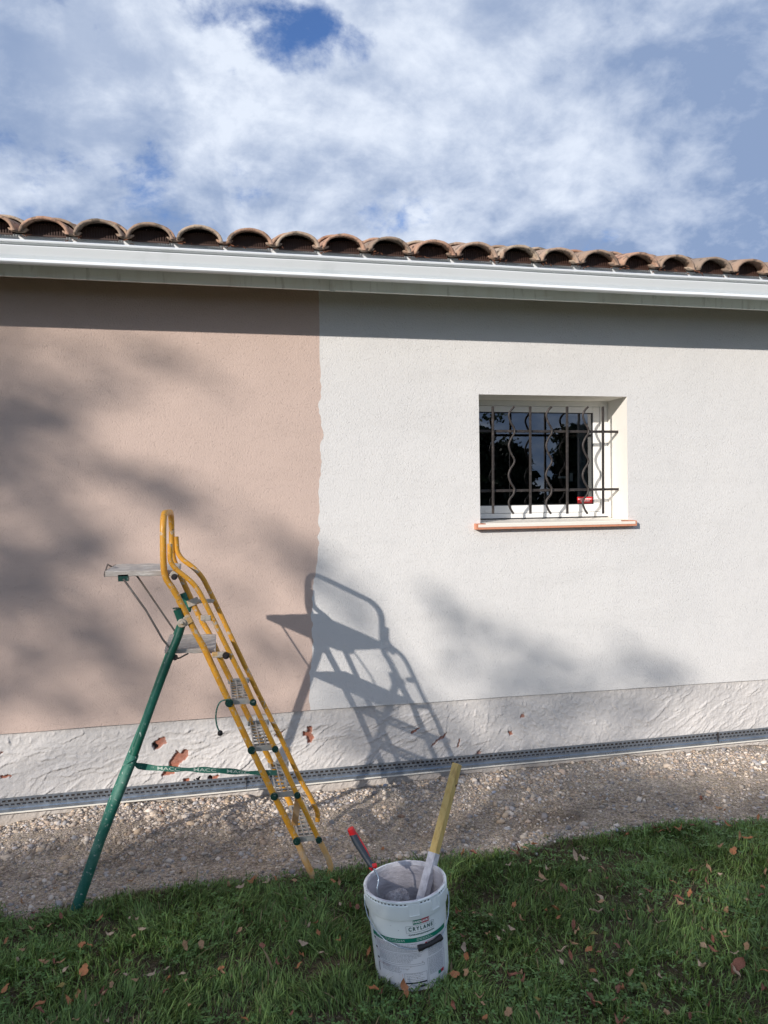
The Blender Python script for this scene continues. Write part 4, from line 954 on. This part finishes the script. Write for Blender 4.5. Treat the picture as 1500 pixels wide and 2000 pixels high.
# ------------------------------------------------------------------ grass
def blades(N, xr, yr, hmin, hmax, seed, wmul=1.0):
    rr = np.random.default_rng(seed)
    x = rr.uniform(*xr, N); y = rr.uniform(*yr, N)
    d = edge_y(x)-y
    tuft = fbm(x*6, y*6, 3, 41); keep = (d > rr.normal(.02, .045, N)) & (rr.uniform(0, 1, N) < np.clip(2.6*tuft-.55, .12, 1))
    bx, by = bc.x, bc.y; keep &= np.hypot(x-bx, y-by) > .142
    x, y, d, tuft = x[keep], y[keep], d[keep], tuft[keep]; n = len(x)
    a = rr.uniform(0, 2*np.pi, n) + 0; lean = rr.uniform(.15, 1.1, n)
    # neighbouring blades lean alike
    fa = fbm(x*3.1, y*3.1, 2, 71)*12; a = np.where(rr.uniform(0, 1, n) < .55, fa+rr.normal(0, .5, n), a)
    h = (hmin+(hmax-hmin)*rr.beta(2, 3, n))*(.55+.9*tuft)*np.clip(.45+d*5, .45, 1)*np.where(rr.uniform(0, 1, n) < .03, 1.7, 1)
    w = rr.uniform(.0011, .0026, n)*wmul; w = np.where(rr.uniform(0, 1, n) < .06, w*2.2, w)
    z0 = ground_z(x, y)-.004
    ca, sa = np.cos(a), np.sin(a); px_, py_ = -sa, ca
    V = np.zeros((n, 7, 3)); ts = (0, .38, .74, 1.0)
    for i, t in enumerate(ts):
        out = lean*h*t**1.8; zz = h*t*(1-.32*lean*t)
        cx_, cy_ = x+ca*out, y+sa*out; ww = w*(1-.25*t) if t < 1 else 0
        if t < 1:
            V[:, 2*i] = np.stack([cx_-px_*ww, cy_-py_*ww, z0+zz], -1); V[:, 2*i+1] = np.stack([cx_+px_*ww, cy_+py_*ww, z0+zz], -1)
        else: V[:, 6] = np.stack([cx_, cy_, z0+zz], -1)
    k = (np.arange(n)*7)[:, None]
    Q = np.concatenate([k+np.array([[0, 1, 3, 2]]), k+np.array([[2, 3, 5, 4]])]); T = k+np.array([[4, 5, 6]])
    c = np.array([.135, .215, .062])*rr.uniform(.35, 1.8, (n, 1)); yel = rr.uniform(0, 1, (n, 1)); c = c+np.where(yel > .80, 1, 0)*np.array([.045, .045, .004]); c = np.where(yel < .035, np.array([.26, .20, .11]), c)
    big = (.72+.6*fbm(x*1.3, y*1.3, 3, 19))[:, None]; c = c*big
    return V.reshape(-1, 3), [Q, T], np.repeat(c, 7, 0), n
V1, F1, C1, n1 = blades(230000, (-1.7, 3.6), (-2.75, -.80), .018, .072, 1, .95)
V2, F2, C2, n2 = blades(60000, (-4, 7), (-5.5, -2.7), .03, .08, 2, 2.0)
k = len(V1); F = [np.concatenate([F1[0], F2[0]+k]), np.concatenate([F1[1], F2[1]+k])]
tag(npmesh('grass', np.concatenate([V1, V2]), F, MT['grass'], tint=np.concatenate([C1, C2])), 'short green lawn in front of the gravel strip', 'grass', kind='stuff')
# clover and broad-leaved weeds in the lawn
N = 11000; rr = np.random.default_rng(12); x = rr.uniform(-1.6, 3.4, N); y = rr.uniform(-2.7, -1.0, N)
dn = fbm(x*2.6, y*2.6, 3, 88); keep = (edge_y(x)-y > .03) & (rr.uniform(0, 1, N) < np.clip((dn-.40)*4, .04, 1)) & (np.hypot(x-bc.x, y-bc.y) > .155); x, y = x[keep], y[keep]; n = len(x)
hz = ground_z(x, y)+rr.uniform(.012, .045, n); rad = rr.uniform(.004, .010, n); Vs = []; Fs = []; Cs_ = []
for q in range(3):
    a = rr.uniform(0, 6.28, n)*0+q*2.09+rr.uniform(0, 6.28, n)*.0+np.arange(n)*1.7; ca, sa = np.cos(a), np.sin(a); V = np.zeros((n, 6, 3))
    shp = [(0, 0), (.8, .55), (1.6, .65), (1.95, 0), (1.6, -.65), (.8, -.55)]
    for i, (u, v) in enumerate(shp): V[:, i] = np.stack([x+(ca*u-sa*v)*rad, y+(sa*u+ca*v)*rad, hz+rad*(.15*u+.25*abs(v))+rr.uniform(-.001, .001, n)], -1)
    Vs.append(V.reshape(-1, 3)); Fs.append((np.arange(n)*6)[:, None]+np.arange(6)[None]+q*n*6); Cs_.append(np.repeat(np.array([.105, .20, .06])*rr.uniform(.6, 1.5, (n, 1)), 6, 0))
tag(npmesh('clover', np.concatenate(Vs), [np.concatenate(Fs)], MT['grass'], tint=np.concatenate(Cs_)), 'low clover and small round weeds growing through the lawn', 'clover', kind='stuff')

# ------------------------------------------------------------------ fallen leaves, each its own thing
def leaf_mesh(name, seed, m, curl, aspect, fold):
    r_ = random.Random(seed); n = 8; V = []; F = []
    for i in range(n+1):
        t = i/n; wd = aspect*math.sin(math.pi*min(1, t*1.02+.01))**.75*(1-.25*t)*.5*(1+r_.uniform(-.28, .22)); u = t-.5
        zc = curl*(u*u)*2.0 + .10*math.sin(u*7+seed) + r_.uniform(-.03, .03)
        for v in (-1, -.5, 0, .5, 1): V.append((u, v*wd*(1-abs(fold)*.25), zc+abs(v)**1.3*wd*fold+r_.uniform(-.035, .035)))
    for i in range(n):
        for j in range(4): p_ = i*5+j; F.append((p_, p_+5, p_+6, p_+1))
    b0 = len(V); V += [(-.5, 0, curl*.4), (-.5, .012, curl*.4+.01), (-.72, .02, curl*.5+.02), (-.72, .0, curl*.5+.02)]; F.append((b0, b0+1, b0+2, b0+3))
    me = bpy.data.meshes.new(name); me.from_pydata(V, [], F); me.materials.append(m); me.polygons.foreach_set('use_smooth', [True]*len(F)); me.update(); return me
SH = [('flat', .1, .62, .1), ('folded', .35, .42, .9), ('curled', .9, .5, .5), ('pointed', .25, .40, .35), ('crumpled', .6, .60, -.8)]
LM = {}
for ci_, (cn, m) in enumerate(LEAFM):
    for si, (sn, cu_, asp, fo) in enumerate(SH): LM[(ci_, si)] = leaf_mesh('fallen_leaf', ci_*10+si, m, cu_, asp, fo)
# (px, py, colour, shape, size) of the leaves the photo shows clearly
LV = [(160,1845,0,0,.034),(175,1846,0,3,.02),(268,1797,3,2,.024),(253,1792,3,3,.018),(195,1798,0,2,.03),(215,1822,3,4,.028),(225,1815,1,3,.022),(164,1895,0,0,.036),(128,1893,3,3,.026),(10,1932,0,0,.036),(76,1965,0,1,.038),(78,1975,2,1,.03),(137,1953,0,4,.03),(152,1942,0,0,.026),(195,1952,1,0,.042),(105,1998,1,3,.03),(208,1994,3,4,.026),
      (120,1879,1,1,.024),(85,1878,1,2,.022),(98,1808,1,3,.03),(362,1847,1,0,.030),(393,1846,1,0,.030),(331,1912,0,1,.030),(326,1893,3,1,.018),(355,1902,3,3,.022),(436,1900,1,1,.024),(416,1908,1,3,.018),(363,1915,1,3,.018),(119,1926,4,0,.034),(448,1730,1,1,.034),(470,1733,3,2,.028),(490,1718,0,4,.03),(500,1716,1,3,.03),(520,1722,3,0,.028),(538,1716,0,3,.024),(513,1846,2,0,.026),(556,1798,2,2,.026),(604,1809,3,1,.026),(617,1805,0,2,.026),(622,1822,0,0,.024),(590,1867,0,1,.034),(592,1842,3,0,.028),(584,1886,0,3,.024),(631,1862,3,3,.030),(541,1880,2,3,.028),(664,1765,3,3,.02),(650,1720,0,0,.02),(575,1720,1,3,.026),(663,1723,1,2,.024),(698,1770,2,0,.02),
      (718,1756,1,2,.022),(720,1858,0,3,.026),(727,1862,0,0,.028),(790,1930,0,0,.040),(732,1932,0,1,.036),(745,1938,2,3,.024),(728,1795,2,0,.022),
      (892,1780,0,2,.028),(892,1782,2,3,.02),(913,1870,0,1,.042),(888,1903,0,0,.030),(906,1895,1,3,.02),(933,1903,1,0,.024),(887,1813,0,3,.018),(953,1822,1,0,.022),(975,1836,3,2,.026),(984,1818,3,3,.014),(999,1813,3,0,.022),(1002,1772,0,2,.032),(1018,1796,1,1,.028),(1068,1780,0,1,.036),(1085,1773,0,0,.036),(1088,1795,0,2,.024),(958,1787,1,3,.022),(1060,1711,1,4,.040),(1071,1700,3,2,.034),(1055,1722,3,1,.032),(1064,1742,1,3,.03),(992,1691,3,2,.026),(1036,1686,1,1,.024),(1125,1676,3,2,.046),(1140,1675,3,0,.034),(1102,1733,2,0,.036),(1118,1738,2,3,.03),(1187,1717,2,1,.034),(1176,1696,1,3,.030),(1165,1782,3,1,.040),(1172,1752,3,3,.034),(1172,1760,1,0,.030),(1197,1780,2,1,.032),(1225,1788,1,0,.034),(1268,1780,1,2,.028),(1288,1803,3,2,.034),(1120,1806,2,1,.034),(1127,1820,1,3,.042),(1153,1828,4,0,.046),(1100,1857,3,1,.034),(1115,1867,2,3,.028),(1096,1877,3,3,.026),(1150,1854,0,0,.024),(1171,1859,2,0,.026),(1226,1842,1,3,.028),(1157,1900,0,1,.038),(1165,1917,3,3,.024),(1216,1935,0,2,.034),(1153,1953,2,1,.038),(1166,1957,0,0,.028),(1055,1952,4,3,.03),(1258,1928,4,0,.026),(992,1977,1,0,.026),(998,1906,2,2,.034),(910,1900,1,0,.022),(1050,1982,1,3,.024),
      (1225,1905,1,2,.032),(1327,1755,2,1,.034),(1328,1765,1,2,.026),(1347,1745,0,0,.026),(1417,1781,1,2,.030),(1353,1700,2,0,.036),(1432,1662,0,0,.040),(1460,1640,0,2,.040),(1445,1634,1,1,.034),(1384,1695,1,3,.03),(1380,1722,2,3,.028),(1375,1848,3,0,.040),(1392,1854,2,3,.030),(1415,1829,1,1,.030),(1373,1889,3,2,.036),(1440,1887,2,0,.052),(1437,1900,3,1,.030),(1492,1855,4,1,.034),(1495,1897,0,3,.034),(1458,1849,1,0,.026),(1301,1977,1,0,.028),(1268,1742,2,2,.026),(1210,1733,1,3,.026),(1493,1705,1,1,.03),(1405,1654,1,2,.03),
      (905,1668,0,2,.034),(925,1666,2,1,.034),(1044,1648,0,0,.036),(1008,1660,2,4,.034),(1025,1656,1,3,.028),(1225,1632,0,1,.036),(1280,1618,2,2,.038),(1290,1624,0,3,.032),(1305,1620,1,0,.028),(1325,1616,0,4,.034),(1352,1613,2,1,.030),(1420,1612,0,2,.034),(1435,1605,1,3,.028),(1395,1606,2,0,.028),(1480,1598,0,1,.032),(315,1578,0,0,.028),(318,1588,2,4,.026),(322,1570,3,3,.022),(60,1672,0,3,.014),(748,1657,0,0,.020),(1405,1577,1,4,.030),(1370,1561,2,2,.026),(1415,1583,0,1,.024)]
rl = random.Random(21)
while len(LV) < 232:
    px, py = rl.uniform(0, 1500), rl.uniform(1700, 1998)
    if 700 < px < 900 and py < 1945: continue
    LV.append((px, py, rl.choice([0, 1, 1, 2, 2, 3]), rl.randrange(5), rl.uniform(.016, .028)))
LMARK = [('green ladder leg', 145, 1790), ('yellow ladder feet', 628, 1715), ('paint bucket', 805, 1850)]
TWIN = {}
for i, (px, py, ci_, si, s_) in enumerate(LV):
    p_ = gz(px, py, .0); onlawn = p_.y < float(edge_y(np.array([p_.x]))[0]); p_ = gz(px, py, .030 if onlawn else .008)
    z = float(ground_z(np.array([p_.x]), np.array([p_.y]))[0])
    p_ = gz(px, py, z+(.046 if onlawn else .010)) ; base_z = p_.z
    if math.hypot(p_.x-bc.x, p_.y-bc.y) < .165: continue
    o = bpy.data.objects.new('fallen_leaf', LM[(ci_, si)]); col.objects.link(o)
    o.location = (p_.x, p_.y, base_z); s2 = s_*1.5; o.scale = (s2, s2*rl.uniform(.85, 1.2), s2); 
    o.rotation_euler = (rl.uniform(-.5, .5), rl.uniform(-.5, .5) + (.5 if rl.random() < .3 else 0), rl.uniform(0, 6.28))
    size = 'large' if s_ > .034 else ('small' if s_ < .026 else 'medium')
    nm, mx_, my_ = min(LMARK, key=lambda k_: math.hypot(px-k_[1], py-k_[2])); dx, dy = px-mx_, py-my_; ds = math.hypot(dx, dy)
    side = ('right' if dx > 0 else 'left') if abs(dx) > abs(dy) else ('in front' if dy > 0 else 'behind')
    dist = 'touching' if ds < 45 else 'close to' if ds < 120 else 'some way from' if ds < 280 else 'far from' if ds < 500 else 'very far from'
    dist = {'touching': 'beside', 'close to': 'close', 'some way from': 'some way', 'far from': 'far', 'very far from': 'very far'}[dist]
    if nm == 'paint bucket' and px > 1250: where = 'at the far right'
    elif nm == 'green ladder leg' and px < 90: where = 'at the far left'
    elif dist == 'beside': where = f'beside the {nm}'
    else: where = f'{dist} ' + ({'right': 'right of', 'left': 'left of', 'in front': 'in front of', 'behind': 'behind'}[side]) + f' the {nm}'
    row = 'by the gravel' if py < 1735 else 'nearest camera' if py > 1940 else 'nearer grass' if py > 1850 else 'farther grass'
    if not onlawn: row = 'on gravel'
    lb = f'{size} {SH[si][0]} {LEAFM[ci_][0]} leaf {where}, {row}'
    tag(o, lb, 'leaf', 'fallen leaves scattered on the lawn and gravel'); TWIN.setdefault(lb, []).append((px, o))

ORD = ['leftmost', 'second', 'third', 'fourth', 'fifth', 'sixth', 'seventh']
def untwin(T):
    for lb, L in T.items():
        if len(L) > 1:
            lb = lb.replace('nearest camera', 'nearest').replace('farther grass', 'farther').replace('nearer grass', 'nearer')
            L.sort(key=lambda a: a[0])
            for k_, (q, o) in enumerate(L): o['label'] = lb.replace(', ', ' ').replace('some way ', '').replace('very ', '') + (', ' + (ORD[k_] if k_ < len(L)-1 or k_ == 0 else 'rightmost'))
untwin(TWIN); TWIN = {}
# bigger stones one can pick out
STN = [(347,1735,.020,0),(360,1742,.013,0),(378,1733,.012,1),(335,1728,.012,2),(410,1730,.016,1),(312,1722,.011,1),(203,1666,.013,2),(396,1559,.017,3),(412,1557,.015,4),(430,1555,.015,2),(455,1552,.014,2),(470,1550,.012,5),(743,1640-46,.012,0),(733,1594,.010,0),(738,1536,.024,2),(745,1522,.020,5),(785,1595,.022,3),(893,1675,.013,0),(1003,1650,.014,0),(1015,1645,.015,0),(1028,1651,.013,5),(1048,1668,.014,0),(1036,1640,.010,1),(1122,1614,.011,0),(1135,1617,.010,0),(1190,1624,.012,0),(1206,1622,.020,5),(1222,1623,.014,0),(1243,1620,.011,0),(1178,1624,.009,2),(1340,1608,.012,0),(1354,1607,.012,0),(1376,1611,.009,1),(1450,1602,.011,0),(1083,1537,.010,0),(1063,1577,.012,2),(1099,1558,.012,0),(1072,1580,.009,4),(965,1548,.020,5),(930,1530,.020,2),(1384,1462,.012,0),(1173,1513,.010,0),(1186,1551,.010,0),(1285,1537,.009,0),(1370,1600,.010,1),(100,1588,.014,2),(115,1583,.013,1),(140,1590,.013,0),(60,1640,.014,1),(22,1600,.012,0),(105,1644,.011,5),(345,1567,.014,2),(360,1570,.012,4),(640,1640,.012,2),(905,1583,.011,1),(960,1583,.012,0),(988,1572,.012,2)]
SCOL = [('white', (.62, .60, .58)), ('pale grey', (.48, .46, .44)), ('grey', (.34, .32, .31)), ('brown', (.26, .17, .12)), ('tan', (.44, .34, .25)), ('blue grey', (.32, .35, .42))]
SM = [mat(f'stone_{n.replace(" ", "_")}', c, .85, spots=(([k_*.7 for k_ in c], 60, .5, .7, .6),), bump=((90, .003, 3),)) for n, c in SCOL]
rs = np.random.default_rng(77)
for px, py, s_, ci_ in STN:
    p_ = gz(px, py, .0); z = float(ground_z(np.array([p_.x]), np.array([min(p_.y, -.02)]))[0]); p_ = gz(px, py, z+s_*.2)
    if p_.y > -.03: p_.y = -.03
    V, F = rocks(np.zeros((1, 3)), np.array([s_]), rs)
    o = npmesh('stone', V, F, SM[ci_]); o.location = (p_.x, p_.y, z+s_*.25)
    sb = o.modifiers.new('sub', 'SUBSURF'); sb.levels = 1; sb.render_levels = 1
    where = 'against the wall' if p_.y > -.25 else 'mid gravel strip' if p_.y > -.85 else 'at the edge of the lawn'
    lat = ('left of the green leg' if px < 180 else 'between the ladder legs' if px < 560 else 'between ladder and bucket' if px < 760 else 'behind the bucket' if px < 900 else 'right of the bucket' if px < 1200 else 'at far right')
    sz = 'large' if s_ > .017 else 'small' if s_ < .0115 else 'medium'
    lb = f'{sz} {SCOL[ci_][0]} stone {where}, {lat}'; tag(o, lb, 'stone', 'larger stones lying in the gravel'); TWIN.setdefault(lb, []).append((px, o))

untwin(TWIN)
# ------------------------------------------------------------------ trees behind the photographer (their shade and reflections are in the photo)
def leaves_mesh(P, size, rr, name, tint0, parent, org_):
    n = len(P); a = rr.normal(size=(n, 3)); a /= np.linalg.norm(a, axis=1)[:, None]; b = rr.normal(size=(n, 3)); b -= a*(a*b).sum(1)[:, None]; b /= np.linalg.norm(b, axis=1)[:, None]
    s_ = (size*rr.uniform(.6, 1.3, n))[:, None]; V = np.stack([P-a*s_, P+b*s_*.5, P+a*s_, P-b*s_*.5], 1).reshape(-1, 3)
    F = (np.arange(n)*4)[:, None]+np.arange(4)[None]; c = np.array(tint0)*rr.uniform(.5, 1.4, (n, 1))
    return npmesh(name, V, F, MT['leafT'], parent, tint=np.repeat(c, 4, 0), org=org_)
def tree(name, base, top, clumps, size, tint0, label, seed, trunk_r=.16):
    """clumps: list of (centre, radii, count)"""
    rr = np.random.default_rng(seed); root = empty(name, base, label, 'tree', 'trees standing behind the photographer')
    mb = MB(); b, t = Vector(base), Vector(top); n = 10
    mb.tube([b+(t-b)*(i/n)+Vector((.12*math.sin(i*1.1), .1*math.cos(i*.9)-.1, 0)) for i in range(n+1)], [trunk_r*(1-.85*i/n) for i in range(n+1)], 10)
    tr_ = mb.build('trunk', MT['bark'], root, org=base)
    mb = MB(); P = []
    for ic, (c, rad, cnt) in enumerate(clumps):
        c = Vector(c); u = rr.normal(size=(cnt, 3)); u /= np.linalg.norm(u, axis=1)[:, None]; u *= (rr.uniform(0, 1, (cnt, 1))**.45)
        P.append(np.array(c)[None]+u*np.array(rad)[None])
        if ic % 5: continue
        zt = max(b.z+.6, min(t.z-.2, c.z-abs(Vector((c.x-b.x, c.y-b.y)).length)*.45)); k_ = (zt-b.z)/(t.z-b.z); s0 = b+(t-b)*k_
        mid = s0.lerp(c, .5)+Vector((0, 0, .15)); mb.tube([s0, mid, c], [.03, .017, .006], 5)
    mb.build('limbs', MT['bark'], root, org=base)
    leaves_mesh(np.concatenate(P), size, rr, 'crown', tint0, root, base)
    return root
YC = 14.0
def S(u, v, Y=YC): return (u-SX*Y, -Y, v+(-SZ)*Y)      # point whose shadow falls on the wall at (u, v)
def wallp(px, py): a = at(px, py, 0); return a.x, a.z
rc = random.Random(31)
# crown clumps of the sparse tree: (px, py on the wall where its shade falls, half sizes m, density)
SHD = [(30,730,.30,.10,.7),(190,700,.2,.07,.5),(310,712,.22,.08,.9),(250,770,.28,.08,.5),(120,800,.25,.10,.55),(20,860,.25,.18,.9),(90,960,.32,.15,1.0),(210,930,.25,.10,.6),(320,960,.26,.10,.95),(400,990,.14,.07,.5),
       (30,1080,.26,.16,1.0),(170,1050,.26,.12,.8),(260,1110,.28,.10,.6),(60,1200,.3,.14,1.1),(30,1310,.26,.13,1.1),(180,1240,.26,.12,1.0),(250,1330,.26,.10,.9),(330,1210,.20,.12,.6),(150,1390,.3,.08,.7),(400,1320,.2,.1,.7),(430,1200,.14,.1,.5),(540,1060,.15,.07,.7),(600,1085,.17,.09,.9),(655,1110,.12,.07,.7),(480,1380,.15,.07,.5),(540,1290,.14,.10,.5),(450,1060,.12,.06,.4),(-120,900,.4,.6,1),(-120,1200,.4,.4,1),
       (890,1195,.14,.07,.7),(930,1215,.15,.07,.8),(1010,1290,.22,.12,1.1),(1080,1300,.25,.14,1.2),(1230,1290,.2,.10,1.0),(1290,1300,.16,.10,1.0),(960,1340,.18,.10,.8),(1150,1330,.2,.08,1.1),(1240,1350,.2,.08,.9),(690,1320,.16,.10,.6),(620,1380,.25,.1,.8),(1000,1250,.12,.08,.7),(650,1190,.12,.08,.5),(690,1260,.16,.10,.6),(640,1330,.16,.10,.7),(740,1385,.16,.06,.8),(700,1430,.3,.08,1.6),(820,1430,.25,.08,1.4),(600,1440,.2,.08,1.4),(920,1430,.2,.08,1.2),(740,1490,.4,.07,1.4),(950,1480,.3,.07,1.4),(1290,1320,.16,.12,1.0),(1120,1390,.3,.08,1.1),(1240,1400,.2,.08,1.0),(1000,1390,.2,.08,1.0),(1050,1440,.3,.08,1.0)]
cl1, cl2 = [], []
for px, py, ru, rv, dn in SHD:
    if py > 1370 and 560 <= px < 860: dn *= .3
    u, v = wallp(px, py); Y = YC+rc.uniform(-1.2, 1.2); cnt = int(dn*ru*rv*3.14*(360 if px < 560 else 75 if px < 860 else 165))
    for q in range(5):                # feathery sprays rather than one ball
        du, dv = rc.gauss(0, ru*.55), rc.gauss(0, rv*.75); k_ = rc.uniform(.45, .8)
        (cl1 if px < 560 else cl2).append((S(u+du, v+dv-.25*du, Y+rc.uniform(-.3, .3)), (ru*k_, .3, rv*k_*.55), max(2, int(cnt*.24))))
# extra crown above and to the left, outside the photographed wall
for k2 in range(26):
    u = rc.uniform(-5.5, -1.5); v = rc.uniform(-.3, 4.2); cl1.append((S(u, v, YC+rc.uniform(-1.5, 1.5)), (.5, .6, .35), 90))
b1 = S(-4.0, 0); tree('broadleaf_tree', (b1[0], b1[1], 0), (b1[0]+.4, b1[1], 10.3), cl1, .075, (.05, .09, .02), 'tall sparse broadleaf tree whose shade mottles the pink wall', 5, .2)
b2 = S(2.2, 0); tree('broadleaf_tree', (b2[0], b2[1], 0), (b2[0], b2[1], 6.9), cl2, .075, (.05, .09, .02), 'lower broadleaf tree whose top shades the foot of the white wall', 6, .16)
# dense belt whose shade covers the lawn
def belt_top(u): return np.interp(u, [-6, -1.5, -.9, .0, .9, 1.5, 2.5, 3.4, 3.8, 4.6, 9], [.05, -.15, -.24, -.30, -.28, -.24, -.13, -.17, -.32, -.43, -.41])
seedn = 40
for u0 in np.arange(-5.5, 8.5, 1.55):
    cl = []
    for k2 in range(40):
        u = u0+rc.uniform(-.95, .95); vt = float(belt_top(u)); v = vt - .16 - rc.random()**1.2*3.2; cl.append((S(u, v, YC+1.8+rc.uniform(-.8, .8)), (.34, .5, .20), 84 if u < 2.6 else 58))
    b = S(u0, 0, YC+1.8); top_ = S(u0, float(belt_top(u0))-.2, YC+1.8)[2]
    side = ['leftmost', 'second', 'third', 'fourth', 'fifth', 'sixth', 'seventh', 'eighth', 'ninth', 'last'][min(9, seedn-40)]
    tree('hedge_tree', (b[0], b[1], 0), (b[0], b[1], top_), cl, .085, (.035, .06, .02), f'dense dark hedge tree, {side} of the row shading the lawn', seedn, .1); seedn += 1
# far trees mirrored in the window pane
for i, (x, y, h) in enumerate([(5.0, -21, 5.6), (7.2, -23, 5.0), (9.4, -22, 4.6), (11.8, -24, 4.0), (14.2, -23, 4.6), (16.8, -24, 5.2)]):
    cl = []
    for k2 in range(95):
        z = .5+(h-.7)*rc.random(); wd = 1.5*(1-z/(h+1.5)); a = rc.uniform(0, 6.28); cl.append(((x+wd*math.cos(a)*rc.random()**.5, y+wd*math.sin(a)*.7, z), (rc.uniform(.25, .75), .5, rc.uniform(.18, .5)), 110))
    o_lab = ['leftmost', 'second', 'third', 'fourth', 'fifth', 'last'][i]
    tree('garden_tree', (x, y, 0), (x, y, h), cl, .14, (.018, .03, .012), f'dark garden tree mirrored in the window pane, {o_lab} of its row', 70+i, .12)
cl = [((4.2+rc.uniform(-1.4, 1.0), -9+rc.uniform(-.6, .6), 2.2+rc.uniform(-.5, 2.0)), (.35, .3, .12), 60) for _ in range(34)]
tree('garden_tree', (3.0, -9.2, 0), (3.6, -9.2, 4.2), cl, .05, (.03, .05, .015), 'thin leafy garden tree mirrored in the upper left of the window pane', 90, .07)

print('bucket', tuple(round(k_, 3) for k_ in bc), 'batten', bot, top)
